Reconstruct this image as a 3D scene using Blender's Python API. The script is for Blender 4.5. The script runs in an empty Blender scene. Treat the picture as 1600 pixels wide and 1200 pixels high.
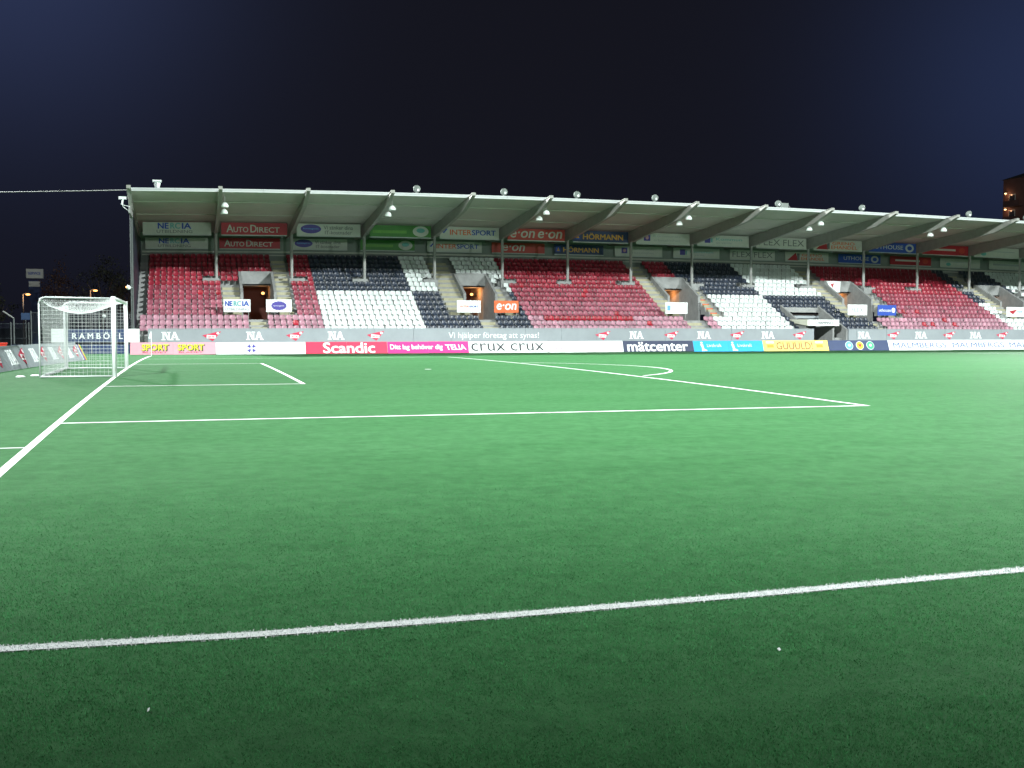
import bpy, math, random
import numpy as np
from mathutils import Matrix, Vector

S = bpy.context.scene
C = S.collection
rng = np.random.default_rng(7)
random.seed(7)

# ------------------------------------------------------------------ camera
CAM = np.array([2.2558, -41.1373, 1.8989])
YAW, PIT, ROL, FPX = .2849, -.0513, .0008, 1737.45
cy, sy, cp, sp = math.cos(YAW), math.sin(YAW), math.cos(PIT), math.sin(PIT)
FW = np.array([sy*cp, cy*cp, sp]); RT = np.array([cy, -sy, 0.]); UP = np.cross(RT, FW)
RT, UP = math.cos(ROL)*RT+math.sin(ROL)*UP, -math.sin(ROL)*RT+math.cos(ROL)*UP
cam = bpy.data.cameras.new('camera'); co = bpy.data.objects.new('camera', cam); C.objects.link(co)
cam.sensor_width = 36; cam.lens = 36*FPX/1600; cam.clip_start = .1; cam.clip_end = 2000
m = Matrix.Identity(4)
for i in range(3):
    m[i][0] = RT[i]; m[i][1] = UP[i]; m[i][2] = -FW[i]; m[i][3] = CAM[i]
co.matrix_world = m
S.camera = co

# ------------------------------------------------------------------ night sky with the glow of the masts
w = bpy.data.worlds.new("World"); S.world = w; w.use_nodes = True
nt = w.node_tree; N = nt.nodes; N.clear()
out = N.new('ShaderNodeOutputWorld'); bg = N.new('ShaderNodeBackground')
tc = N.new('ShaderNodeTexCoord')
def glow(direction, power, col):
    d = N.new('ShaderNodeVectorMath'); d.operation = 'DOT_PRODUCT'; d.inputs[1].default_value = direction
    nt.links.new(tc.outputs['Generated'], d.inputs[0])
    mx = N.new('ShaderNodeMath'); mx.operation = 'MAXIMUM'; mx.inputs[1].default_value = 0; nt.links.new(d.outputs['Value'], mx.inputs[0])
    p = N.new('ShaderNodeMath'); p.operation = 'POWER'; p.inputs[1].default_value = power; nt.links.new(mx.outputs[0], p.inputs[0])
    c = N.new('ShaderNodeVectorMath'); c.operation = 'SCALE'; c.inputs[0].default_value = col; nt.links.new(p.outputs[0], c.inputs['Scale'])
    return c.outputs[0]
g1 = glow((-0.14, 0.936, 0.324), 75, (.018, .028, .074))
g2 = glow((0.667, 0.718, 0.2), 90, (.010, .019, .056))
g3 = glow((.26, .93, .05), 8, (.0012, .0015, .0015))
base = N.new('ShaderNodeVectorMath'); base.operation = 'ADD'; base.inputs[0].default_value = (.0064, .0066, .0118); nt.links.new(g1, base.inputs[1])
b2 = N.new('ShaderNodeVectorMath'); b2.operation = 'ADD'; nt.links.new(base.outputs[0], b2.inputs[0]); nt.links.new(g2, b2.inputs[1])
b3 = N.new('ShaderNodeVectorMath'); b3.operation = 'ADD'; nt.links.new(b2.outputs[0], b3.inputs[0]); nt.links.new(g3, b3.inputs[1])
nt.links.new(b3.outputs[0], bg.inputs['Color']); nt.links.new(bg.outputs[0], out.inputs['Surface'])
bg.inputs['Strength'].default_value = 1

# ------------------------------------------------------------------ floodlight masts (off frame, four corners of the ground) and two added fill lamps
def flood(x, y, z, tx, ty, watts, deg, blend=1., r=1.6, col=(.93, 1., .97)):
    l = bpy.data.lights.new('floodlight', 'SPOT'); l.energy = watts; l.spot_size = math.radians(deg); l.spot_blend = blend
    l.shadow_soft_size = r; l.color = col
    o = bpy.data.objects.new('floodlight', l); C.objects.link(o); o.location = (x, y, z)
    o.rotation_euler = (Vector((tx, ty, 1))-Vector((x, y, z))).to_track_quat('-Z', 'Y').to_euler()
KW = 1000
flood(-22, -50, 42.5, 8.5, -3.0, 450*KW, 60.0)
flood(100, -50, 42.5, 18.9, 18.5, 1010*KW, 30.4)
flood(-24, 72, 36, 46.1, .6, 1060*KW, 66.9)
flood(112, 72, 36, 93.7, 47.5, 590*KW, 95.3)
flood(-22, -50, 42.5, 61.4, 4, 583*KW, 65.3)
flood(100, -50, 42.5, 81.3, -6.2, 564*KW, 94.9)
flood(12, -52, 11, 14, 60, 26*KW, 95, r=.6)        # added low fill lamp, unseen source, brightens the rows under the roof
flood(62, -52, 11, 60, 60, 26*KW, 95, r=.6)  # second added fill lamp, same purpose farther right

S.view_settings.view_transform = 'Standard'; S.view_settings.look = 'None'
S.view_settings.exposure = 0; S.view_settings.gamma = 1
S.render.engine = 'CYCLES'
S.cycles.use_denoising = True
S.cycles.max_bounces = 8; S.cycles.diffuse_bounces = 5; S.cycles.sample_clamp_indirect = 8

# ------------------------------------------------------------------ materials
def mat(name, col, rough=.6, var=.0, scale=4., spec=.5, bump=0., bscale=60., metal=0., emit=None, estr=0., coat=0., hue=None):
    mm = bpy.data.materials.new(name); mm.use_nodes = True
    n = mm.node_tree.nodes; L = mm.node_tree.links; p = n['Principled BSDF']
    p.inputs['Roughness'].default_value = rough; p.inputs['Metallic'].default_value = metal
    p.inputs['Specular IOR Level'].default_value = spec; p.inputs['Coat Weight'].default_value = coat
    p.inputs['Base Color'].default_value = (*col, 1)
    if emit:
        p.inputs['Emission Color'].default_value = (*emit, 1); p.inputs['Emission Strength'].default_value = estr
    if var or bump:
        t = n.new('ShaderNodeTexCoord')
    if var:
        no = n.new('ShaderNodeTexNoise'); no.inputs['Scale'].default_value = scale; no.inputs['Detail'].default_value = 6; no.inputs['Roughness'].default_value = .65
        L.new(t.outputs['Object'], no.inputs['Vector'])
        cr = n.new('ShaderNodeValToRGB'); L.new(no.outputs['Fac'], cr.inputs['Fac'])
        a = [max(0, c*(1-var)) for c in col]; b = [min(1, c*(1+var)) for c in (hue or col)]
        cr.color_ramp.elements[0].position = .3; cr.color_ramp.elements[0].color = (*a, 1)
        cr.color_ramp.elements[1].position = .7; cr.color_ramp.elements[1].color = (*b, 1)
        L.new(cr.outputs['Color'], p.inputs['Base Color'])
    if bump:
        nb = n.new('ShaderNodeTexNoise'); nb.inputs['Scale'].default_value = bscale; nb.inputs['Detail'].default_value = 5
        L.new(t.outputs['Object'], nb.inputs['Vector'])
        bp = n.new('ShaderNodeBump'); bp.inputs['Strength'].default_value = bump; bp.inputs['Distance'].default_value = .02
        L.new(nb.outputs['Fac'], bp.inputs['Height']); L.new(bp.outputs[0], p.inputs['Normal'])
    return mm

def turf_mat():
    mm = bpy.data.materials.new('artificial_turf'); mm.use_nodes = True
    n = mm.node_tree.nodes; L = mm.node_tree.links; p = n['Principled BSDF']
    t = n.new('ShaderNodeTexCoord')
    def noise(sc, det, stretch=None):
        no = n.new('ShaderNodeTexNoise'); no.inputs['Scale'].default_value = sc; no.inputs['Detail'].default_value = det; no.inputs['Roughness'].default_value = .7
        if stretch:
            mp = n.new('ShaderNodeMapping'); mp.inputs['Scale'].default_value = stretch; L.new(t.outputs['Object'], mp.inputs['Vector']); L.new(mp.outputs[0], no.inputs['Vector'])
        else: L.new(t.outputs['Object'], no.inputs['Vector'])
        return no.outputs['Fac']
    def mix(a, b, f):
        x = n.new('ShaderNodeMix'); x.data_type = 'RGBA'; L.new(f, x.inputs[0])
        for s, v in ((6, a), (7, b)):
            if isinstance(v, tuple): x.inputs[s].default_value = (*v, 1)
            else: L.new(v, x.inputs[s])
        return x.outputs[2]
    big = noise(1., 5, (.22, .7, 1)); mid = noise(4.5, 9); fine = noise(110, 4, (1, 1, 1))
    r = n.new('ShaderNodeMapRange'); L.new(fine, r.inputs[0]); r.inputs[1].default_value = .3; r.inputs[2].default_value = .72
    r2 = n.new('ShaderNodeMapRange'); L.new(mid, r2.inputs[0]); r2.inputs[1].default_value = .36; r2.inputs[2].default_value = .64
    r3 = n.new('ShaderNodeMapRange'); L.new(big, r3.inputs[0]); r3.inputs[1].default_value = .35; r3.inputs[2].default_value = .65
    c1 = mix((.027, .086, .032), (.068, .190, .080), r.outputs[0])
    c2 = mix((.024, .086, .032), (.064, .196, .075), r2.outputs[0])
    c3 = mix((.040, .136, .050), (.068, .184, .080), r3.outputs[0])
    h = n.new('ShaderNodeMix'); h.data_type = 'RGBA'; h.inputs[0].default_value = .62; L.new(c1, h.inputs[6]); L.new(c2, h.inputs[7])
    h2 = n.new('ShaderNodeMix'); h2.data_type = 'RGBA'; h2.inputs[0].default_value = .35; L.new(h.outputs[2], h2.inputs[6]); L.new(c3, h2.inputs[7])
    L.new(h2.outputs[2], p.inputs['Base Color'])
    p.inputs['Roughness'].default_value = .7; p.inputs['Specular IOR Level'].default_value = .020
    p.inputs['Sheen Weight'].default_value = .0; p.inputs['Sheen Roughness'].default_value = .5; p.inputs['Sheen Tint'].default_value = (.75, 1, .85, 1)
    bp = n.new('ShaderNodeBump'); bp.inputs['Strength'].default_value = .55; bp.inputs['Distance'].default_value = .03
    L.new(fine, bp.inputs['Height']); L.new(bp.outputs[0], p.inputs['Normal'])
    return mm

def blade_mat(name, a, b, sc=45):
    mm = mat(name, a, rough=.9, spec=.0)
    n = mm.node_tree.nodes; L = mm.node_tree.links; p = n['Principled BSDF']
    g = n.new('ShaderNodeNewGeometry')
    x = n.new('ShaderNodeMix'); x.data_type = 'RGBA'; x.inputs[6].default_value = (*a, 1); x.inputs[7].default_value = (*b, 1)
    L.new(g.outputs['Random Per Island'], x.inputs[0])
    t = n.new('ShaderNodeTexCoord'); no = n.new('ShaderNodeTexNoise'); no.inputs['Scale'].default_value = 5; no.inputs['Detail'].default_value = 8; no.inputs['Roughness'].default_value = .75
    L.new(t.outputs['Object'], no.inputs['Vector']); mr = n.new('ShaderNodeMapRange'); L.new(no.outputs['Fac'], mr.inputs[0])
    mr.inputs[1].default_value = .3; mr.inputs[2].default_value = .7; mr.inputs[3].default_value = .62 if a[0] < .3 else .95; mr.inputs[4].default_value = 1.32 if a[0] < .3 else 1.03
    vm = n.new('ShaderNodeVectorMath'); vm.operation = 'SCALE'; L.new(x.outputs[2], vm.inputs[0]); L.new(mr.outputs[0], vm.inputs['Scale']); L.new(vm.outputs[0], p.inputs['Base Color'])
    return mm

M = dict(
    turf=turf_mat(),
    blade=blade_mat('turf_fibre', (.036, .152, .053), (.066, .252, .092)),
    white_blade=blade_mat('white_fibre', (.50, .53, .54), (.72, .74, .74)),
    line=mat('line_white', (.78, .80, .79), .6, .08, 30, bump=.4, bscale=90),
    asphalt=mat('asphalt', (.045, .045, .048), .85, .25, 3, bump=.2),
    concrete=mat('concrete', (.30, .31, .31), .85, .18, 1.6, bump=.15, bscale=25, spec=.3),
    concrete2=mat('grey_wall_paint', (.30, .335, .36), .7, .08, .8, spec=.3),
    stair=mat('stair_concrete', (.40, .385, .27), .85, .16, 2.2, bump=.15, bscale=25, spec=.3),
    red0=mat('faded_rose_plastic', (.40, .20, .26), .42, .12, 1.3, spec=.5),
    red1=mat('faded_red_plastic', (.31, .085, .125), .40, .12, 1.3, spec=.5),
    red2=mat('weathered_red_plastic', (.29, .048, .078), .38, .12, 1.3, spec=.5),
    red=mat('red_plastic', (.29, .020, .040), .36, .10, 1.3, spec=.5),
    newred=mat('bright_red_plastic', (.34, .012, .028), .4, .08, 1.3, spec=.55),
    whitep=mat('white_plastic', (.68, .74, .73), .38, .06, 1.3, spec=.5),
    black=mat('black_plastic', (.022, .032, .055), .36, .15, 1.3, spec=.55),
    steel=mat('galvanised_steel', (.30, .31, .30), .5, .12, 3, metal=.0, spec=.5),
    dimsteel2=mat('lamp_housing', (.16, .19, .175), .5, .12, 3),
    dimsteel=mat('dull_steel', (.085, .10, .10), .55, .15, 3),
    rafter=mat('painted_steel_grey', (.31, .315, .29), .55, .10, 2.),
    roof=mat('roof_sheet', (.54, .54, .50), .75, .07, .5, spec=.2),
    roofdark=mat('roof_felt', (.05, .05, .055), .9),
    fascia=mat('fascia_white', (.50, .53, .54), .5, .06, 2),
    backw=mat('back_wall_sheet', (.22, .26, .24), .7, .1, .6),
    navy_sheet=mat('navy_sheet', (.012, .016, .030), .5, .2, 1),
    post=mat('goal_white', (.82, .85, .85), .35),
    frame=mat('goal_frame_grey', (.52, .56, .56), .4),
    net=mat('net_cord', (.58, .61, .61), .7),
    white=mat('sign_white', (.80, .84, .85), .5, .04, 3),
    cream=mat('sign_cream', (.72, .72, .60), .5, .05, 3),
    pale=mat('sign_pale', (.55, .57, .53), .55, .05, 3),
    pink=mat('sign_pink', (.66, .33, .40), .5, .04, 3),
    yellow=mat('sign_yellow', (.80, .78, .03), .5),
    gyellow=mat('sign_gold', (.82, .62, .16), .5, .04, 3),
    crimson=mat('sign_crimson', (.60, .03, .085), .5, .04, 3),
    magenta=mat('sign_magenta', (.60, .02, .20), .5, .04, 3),
    navy=mat('sign_navy', (.018, .030, .075), .5, .1, 3),
    dnavy=mat('sign_night_navy', (.022, .045, .13), .5, .1, 3),
    cyan=mat('sign_cyan', (.0, .36, .75), .5, .04, 3),
    blue=mat('sign_blue', (.015, .07, .42), .5, .04, 3),
    ltblue=mat('sign_light_blue', (.12, .38, .75), .5, .04, 3),
    boardblue=mat('ink_board_blue', (.03, .09, .27), .5),
    mblue=mat('panel_blue', (.02, .05, .12), .5, .1, 3),
    violet=mat('sign_violet', (.07, .055, .32), .5, .08, 3),
    signred=mat('sign_red', (.42, .015, .03), .5, .06, 3),
    orange=mat('sign_orange', (.72, .13, .03), .5, .05, 3),
    rustred=mat('sign_rust_red', (.50, .05, .035), .5, .05, 3),
    ink=mat('ink_black', (.02, .022, .028), .5),
    grey=mat('ink_grey', (.16, .17, .18), .5),
    faint=mat('ink_faint', (.36, .40, .42), .5),
    brown=mat('ink_brown', (.22, .06, .025), .5),
    goldink=mat('ink_gold', (.62, .33, .03), .5),
    teal=mat('ink_teal', (.14, .42, .43), .5),
    green=mat('sign_green', (.05, .22, .035), .5, .15, 1.2),
    lime=mat('sign_lime', (.12, .34, .05), .5, .1, 3),
    emerald=mat('sign_emerald', (.03, .45, .20), .5),
    sun=mat('sign_sun', (.85, .55, .02), .5),
    lampw=mat('lamp_white', (.78, .84, .82), .35),
    lens=mat('lamp_glass_glint', (.6, .65, .65), .08, spec=1.),
    glow_o=mat('orange_lamp', (.5, .2, .05), emit=(1., .42, .12), estr=4.5),
    glow_w=mat('small_lamp', (.8, .6, .4), emit=(1., .62, .28), estr=3.5),
    brick=mat('dark_brick', (.10, .05, .045), .8, .2, .6),
    dark=mat('dark_inside', (.03, .022, .02), .9),
    door=mat('brown_door', (.16, .04, .025), .6, .2, 1),
    plaster=mat('tunnel_plaster', (.42, .34, .27), .8, .1, 1),
    leaf=mat('leaves', (.022, .026, .010), .7, .3, 1.2), bark=mat('bark', (.08, .06, .045), .9, .3, 4),
    leafo=mat('autumn_leaves', (.055, .024, .010), .7, .3, 1.2),
    fence=mat('fence_wire', (.045, .06, .07), .5, metal=.3),
    pane=mat('dark_pane', (.03, .035, .05), .15),
    redbox=mat('red_box', (.65, .03, .01), .5),
    rubber=mat('black_rubber', (.012, .012, .013), .8),
)

# ------------------------------------------------------------------ mesh builder
def bow(x):                       # the long stand is not quite level: it drops slightly towards both ends
    x = np.asarray(x, float)
    return np.where(x < 24, .00050*(24-x)**2, .00024*(x-24)**2)
def warp(v):
    v = np.array(v, float); v[:, 2] -= bow(v[:, 0])*np.clip(v[:, 2], 0, None)/11.7; return v

class MB:
    def __init__(s, warped=False): s.v = []; s.f = []; s.m = []; s.w = warped
    def add(s, vs, fs, mi=0):
        k = len(s.v); s.v += [tuple(map(float, p)) for p in vs]; s.f += [tuple(k+i for i in f) for f in fs]; s.m += [mi]*len(fs); return s
    def box(s, x0, x1, y0, y1, z0, z1, mi=0, nx=None):
        if nx is None: nx = max(1, int(abs(x1-x0)/4)) if s.w else 1
        vs = []; fs = []
        for i in range(nx+1):
            x = x0+(x1-x0)*i/nx
            vs += [(x, y0, z0), (x, y1, z0), (x, y1, z1), (x, y0, z1)]
        for i in range(nx):
            a = 4*i; b = a+4
            for j in range(4):
                k = (j+1) % 4; fs.append((a+j, b+j, b+k, a+k))
        fs.append((0, 1, 2, 3)); fs.append((4*nx+3, 4*nx+2, 4*nx+1, 4*nx))
        return s.add(vs, fs, mi)
    def prism_x(s, poly, x0, x1, mi=0, nx=None):        # poly of (y,z), extruded along x
        n = len(poly)
        if nx is None: nx = max(1, int(abs(x1-x0)/4)) if s.w else 1
        vs = []; fs = []
        for i in range(nx+1):
            x = x0+(x1-x0)*i/nx; vs += [(x, y, z) for y, z in poly]
        for i in range(nx):
            for j in range(n):
                k = (j+1) % n; fs.append((i*n+j, (i+1)*n+j, (i+1)*n+k, i*n+k))
        fs.append(tuple(range(n))[::-1]); fs.append(tuple(nx*n+j for j in range(n)))
        return s.add(vs, fs, mi)
    def slab(s, o, ux, uy, poly, d, mi=0, z0=0.):       # 2-D polygon on the plane (o,ux,uy), thickness d towards the normal, starting z0 proud
        o, ux, uy = map(np.array, (o, ux, uy)); nn = np.cross(ux, uy); nn = nn/np.linalg.norm(nn); n = len(poly)
        a = [o+ux*x+uy*y+nn*z0 for x, y in poly]; b = [p+nn*d for p in a]
        fs = [tuple(range(n))[::-1], tuple(range(n, 2*n))]+[(j, (j+1) % n, n+(j+1) % n, n+j) for j in range(n)]
        return s.add(a+b, fs, mi)
    def rod(s, p, q, r, n=8, r2=None, mi=0, cap=True):
        p, q = np.array(p, float), np.array(q, float); d = q-p; L = np.linalg.norm(d); d = d/L
        a = np.cross(d, (0, 0, 1)) if abs(d[2]) < .9 else np.cross(d, (1, 0, 0)); a /= np.linalg.norm(a); b = np.cross(d, a)
        r2 = r if r2 is None else r2; vs = []
        for c, rr in ((p, r), (q, r2)):
            vs += [c+rr*(a*math.cos(2*math.pi*i/n)+b*math.sin(2*math.pi*i/n)) for i in range(n)]
        fs = [(i, (i+1) % n, n+(i+1) % n, n+i) for i in range(n)]
        if cap: fs += [tuple(range(n))[::-1], tuple(range(n, 2*n))]
        return s.add(vs, fs, mi)
    def path(s, pts, r, n=8, mi=0):
        for p, q in zip(pts[:-1], pts[1:]): s.rod(p, q, r, n, mi=mi)
        return s
    def lathe(s, c, prof, n=16, mi=0, axis='z'):
        vs = []; k = len(prof)
        for r, h in prof:
            for i in range(n):
                a = 2*math.pi*i/n; x, y = r*math.cos(a), r*math.sin(a)
                vs.append((c[0]+x, c[1]+y, c[2]+h) if axis == 'z' else (c[0]+x, c[1]+h, c[2]+y))
        fs = []
        for j in range(k-1):
            for i in range(n):
                fs.append((j*n+i, j*n+(i+1) % n, (j+1)*n+(i+1) % n, (j+1)*n+i))
        fs += [tuple(range(n))[::-1], tuple((k-1)*n+i for i in range(n))]
        return s.add(vs, fs, mi)
    def build(s, name, mats, parent=None, smooth=False):
        if not isinstance(mats, (list, tuple)): mats = [mats]
        v = warp(s.v) if s.w else np.array(s.v, float)
        if parent is not None: v = v-np.array(parent['_o'] if '_o' in parent else (0, 0, 0))
        me = bpy.data.meshes.new(name); me.from_pydata(v.tolist(), [], s.f); me.update()
        for x in mats: me.materials.append(x)
        if len(mats) > 1: me.polygons.foreach_set('material_index', s.m)
        if smooth: me.polygons.foreach_set('use_smooth', [True]*len(me.polygons))
        o = bpy.data.objects.new(name, me); C.objects.link(o)
        if parent is not None: o.parent = parent
        return o

def tag(o, label=None, cat=None, group=None, kind=None):
    if label: o['label'] = label
    if cat: o['category'] = cat
    if group: o['group'] = group
    if kind: o['kind'] = kind
    return o
OFF = {}
def thing(name, loc, label, cat, group=None):
    o = bpy.data.objects.new(name, None); C.objects.link(o); o.empty_display_size = .3; o.location = loc
    tag(o, label, cat, group); OFF[o.name] = np.array(loc, float); return o
def part(mb, name, mats, parent, smooth=False):         # vertices are given in world metres; stored relative to the thing's base
    o = mb.build(name, mats, None, smooth); o.parent = parent
    root = parent
    while root.parent: root = root.parent
    off = OFF.get(root.name, np.zeros(3))
    n = len(o.data.vertices); a = np.empty(n*3); o.data.vertices.foreach_get('co', a)
    a = (a.reshape(-1, 3)-off).ravel(); o.data.vertices.foreach_set('co', a); o.data.update()
    return o

# lettering: Blender's own font turned to mesh, fitted to w x h on the plane (o, ux, uy)
_tc = {}
def glyphs(s, bold, shear):
    key = (s, bold, shear)
    if key not in _tc:
        cu = bpy.data.curves.new('t', 'FONT'); cu.body = s; cu.size = 1; cu.shear = shear; cu.resolution_u = 3
        ob = bpy.data.objects.new('t', cu); C.objects.link(ob); bpy.context.view_layer.update()
        me = bpy.data.meshes.new_from_object(ob.evaluated_get(bpy.context.evaluated_depsgraph_get()))
        v = np.empty(len(me.vertices)*3); me.vertices.foreach_get('co', v); v = v.reshape(-1, 3)
        f = [tuple(p.vertices) for p in me.polygons]
        bpy.data.objects.remove(ob); bpy.data.curves.remove(cu); bpy.data.meshes.remove(me)
        v[:, 0] -= v[:, 0].min(); v[:, 1] -= v[:, 1].min(); v[:, 0] /= v[:, 0].max(); v[:, 1] /= v[:, 1].max()
        _tc[key] = (v, f)
    return _tc[key]
def text(s, m_, parent, o, ux, uy, w, h, bold=.015, shear=0., proud=.012, warped=False, name='lettering'):
    v, f = glyphs(s, 0, shear)
    o, ux, uy = map(lambda a: np.array(a, float), (o, ux, uy)); nn = np.cross(ux, uy)
    mb = MB(warped)
    d = bold*h*1.1
    sh_ = [(0, 0)] if bold <= .001 else [(0, 0), (d, 0), (-d, 0), (0, d*.7), (0, -d*.7), (d*.7, d*.5), (-d*.7, -d*.5), (d*.7, -d*.5), (-d*.7, d*.5)]
    for k, (p_, q_) in enumerate(sh_):
        mb.add([o+ux*(a[0]*w+p_)+uy*(a[1]*h+q_)+nn*(proud+.0012*k) for a in v], f)
    return part(mb, name, m_, parent)
X = np.array((1., 0, 0)); Z = np.array((0, 0, 1.))
def ell(cx, cz, rx, rz, n=20): return [(cx+rx*math.cos(2*math.pi*i/n), cz+rz*math.sin(2*math.pi*i/n)) for i in range(n)]
def rect(a, b, c, d): return [(a, c), (b, c), (b, d), (a, d)]

# ================================================================== GROUND, PITCH, LINES
def crown(y):
    y = np.abs(np.asarray(y, float)); return .296*(1-np.minimum(y, 36.)**2/34.**2)
g = MB(); g.add([(-700, -300, -.16), (900, -300, -.16), (900, 1200, -.16), (-700, 1200, -.16)], [(0, 1, 2, 3)])
tag(g.build('ground', M['asphalt']), kind='structure')
g = MB(); ys = list(np.linspace(-62, 43.3, 108)); xs_ = [-16, 10, 40, 80, 130]
g.add([(x, y, crown(y)) for y in ys for x in xs_], [(j*5+i, j*5+i+1, (j+1)*5+i+1, (j+1)*5+i) for j in range(len(ys)-1) for i in range(4)])
tag(g.build('pitch', M['turf'], smooth=True), kind='structure')

def stroke(pts, wdt=.12):          # painted line following the crown, 5 mm above the turf
    mb = MB(); P = []
    for a, b in zip(pts[:-1], pts[1:]):
        a, b = np.array(a, float), np.array(b, float); n = max(1, int(np.hypot(*(b-a))/1.0))
        P += [a+(b-a)*i/n for i in range(n)]
    P.append(np.array(pts[-1], float)); vs = []
    for i, p in enumerate(P):
        d = P[min(i+1, len(P)-1)]-P[max(i-1, 0)]; d = d/np.hypot(*d); nn = np.array((-d[1], d[0]))*wdt/2
        for q in (p-nn, p+nn): vs.append((q[0], q[1], float(crown(q[1]))+.006))
    mb.add(vs, [(2*i, 2*i+1, 2*i+3, 2*i+2) for i in range(len(P)-1)]); return mb
def tline_y(x):                    # the near touchline, hand laid and very slightly bowed
    return np.interp(x, [-20, 1.17, 2.64, 4.3, 6.2, 8.54, 14, 60], [-34.05, -34.10, -34.20, -34.19, -34.13, -33.99, -33.95, -33.95])
hw = .06
LN = [('goal_line', [(hw, -34), (hw, 34)]), ('penalty_area_line', [(.12, -20.16), (16.5-hw, -20.16), (16.5-hw, 20.16), (.12, 20.16)]),
      ('goal_area_line', [(.12, -9.16), (5.5-hw, -9.16), (5.5-hw, 9.16), (.12, 9.16)]),
      ('far_touchline', [(0, 34), (104, 34)]),
      ('corner_distance_line', [(-1.6, -23.85), (0, -23.85)]),
      ('halfway_line', [(52.5, -34), (52.5, 34)])]
for nme, pts in LN:
    if nme in ('penalty_area_line', 'goal_area_line'):
        mb = MB()
        for a, b in zip(pts[:-1], pts[1:]):
            e = .0
            if a[1] == b[1]:
                q = [(a[0], a[1]), (b[0]+(-hw if b[0] > a[0] else 0), b[1])] if b[0] > a[0] else [(a[0]-hw, a[1]), b]
            else: q = [(a[0], a[1]-hw), (b[0], b[1]+hw)]
            s2 = stroke(q); mb.add(s2.v, s2.f)
        o = mb.build(nme, M['line'])
    else: o = stroke(pts, .07 if nme == 'corner_distance_line' else .12).build(nme, M['line'])
    tag(o, kind='structure')
arc = [(11+9.09*math.cos(t), 9.09*math.sin(t)) for t in np.linspace(-.927, .927, 40)]
arc = [p for p in arc if p[0] > 16.5]
tag(stroke(arc).build('penalty_arc', M['line']), kind='structure')
mb = MB(); mb.add([(11+.13*math.cos(t), .13*math.sin(t), float(crown(0))+.007) for t in np.linspace(0, 2*math.pi, 16, endpoint=False)], [tuple(range(16))])
tag(mb.build('penalty_spot', M['line']), kind='structure')

# fibres of the turf around the near touchline
def fibres(px, py, h, wd, lean, smooth=False):
    n = len(px); th = rng.uniform(0, 2*math.pi, n); ph = rng.uniform(0, 2*math.pi, n)
    wv = np.stack([np.cos(th), np.sin(th)], 1)*(wd/2)[:, None]
    ld = np.stack([np.cos(ph), np.sin(ph)], 1)*(h*lean)[:, None]
    z = crown(py); v = np.zeros((n, 5, 3))
    v[:, 0, 0] = px-wv[:, 0]; v[:, 0, 1] = py-wv[:, 1]; v[:, 0, 2] = z-.002
    v[:, 1, 0] = px+wv[:, 0]; v[:, 1, 1] = py+wv[:, 1]; v[:, 1, 2] = z-.002
    v[:, 2, 0] = px+wv[:, 0]*.9+ld[:, 0]*.4; v[:, 2, 1] = py+wv[:, 1]*.9+ld[:, 1]*.4; v[:, 2, 2] = z+h*.65
    v[:, 3, 0] = px-wv[:, 0]*.9+ld[:, 0]*.4; v[:, 3, 1] = py-wv[:, 1]*.9+ld[:, 1]*.4; v[:, 3, 2] = z+h*.65
    v[:, 4, 0] = px+ld[:, 0]; v[:, 4, 1] = py+ld[:, 1]; v[:, 4, 2] = z+h*(1-.3*lean)
    return v.reshape(-1, 3), n
def fibre_mesh(name, v, n, m_, extra=None):
    me = bpy.data.meshes.new(name); nv = len(v)
    base = np.arange(n)*5
    li = np.stack([base, base+1, base+2, base+3, base+3, base+2, base+4], 1).ravel()
    ls = (np.arange(n)[:, None]*7+np.array([0, 4])).ravel(); lt = np.tile([4, 3], n)
    if extra:
        ev, ef = extra; k = nv; v = np.vstack([v, ev]); 
        ls = np.concatenate([ls, len(li)+4*np.arange(len(ef))]); lt = np.concatenate([lt, np.full(len(ef), 4)])
        li = np.concatenate([li, (np.array(ef)+k).ravel()]); nv = len(v)
    me.vertices.add(nv); me.vertices.foreach_set('co', v.ravel())
    me.loops.add(len(li)); me.loops.foreach_set('vertex_index', li.astype(np.int32))
    me.polygons.add(len(ls)); me.polygons.foreach_set('loop_start', ls.astype(np.int32)); me.polygons.foreach_set('loop_total', lt.astype(np.int32))
    me.update(calc_edges=True); me.validate(); me.materials.append(m_)
    o = bpy.data.objects.new(name, me); C.objects.link(o); return o
def scatter(n, r0, r1, p):         # distances r0..r1 from where the photographer stands, thinning with distance
    u = rng.random(n); r = (r0**p+(r1**p-r0**p)*u)**(1/p); a = rng.uniform(-.52, .52, n)+YAW
    return CAM[0]+r*np.sin(a), CAM[1]+r*np.cos(a), r
px, py, rr = scatter(620000, 3.8, 15, .9)
keep = rng.random(len(rr)) < np.clip((15-rr)/9, 0, 1); px, py, rr = px[keep], py[keep], rr[keep]
hh = rng.uniform(.008, .018, len(px))*np.clip((17-rr)/10, .15, 1); wd = rng.uniform(.0016, .0028, len(px))*(.5+.13*rr)
on = np.abs(py-tline_y(px)) < .06
v, n = fibres(px[~on], py[~on], hh[~on], wd[~on], rng.uniform(.5, 1.9, (~on).sum()))
tag(fibre_mesh('turf_fibres', v, n, M['blade']), kind='stuff', label='green plastic turf fibres in the foreground around the near touchline')
lx = np.linspace(-20, 104, 500)
sv = [(a, float(tline_y(a))+e, float(crown(-34))+.006) for a in lx for e in (-.058, .058)]
sf = [(2*i, 2*i+2, 2*i+3, 2*i+1) for i in range(len(lx)-1)]
nl = 24000; qx = CAM[0]-7+rng.random(nl)*22; qy = tline_y(qx)+rng.uniform(-.068, .068, nl)
v, n = fibres(qx, qy, rng.uniform(.010, .028, nl), rng.uniform(.003, .007, nl), rng.uniform(.3, 1.3, nl))
tag(fibre_mesh('touchline', v, n, M['white_blade'], (np.array(sv), sf)), kind='structure')

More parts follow.
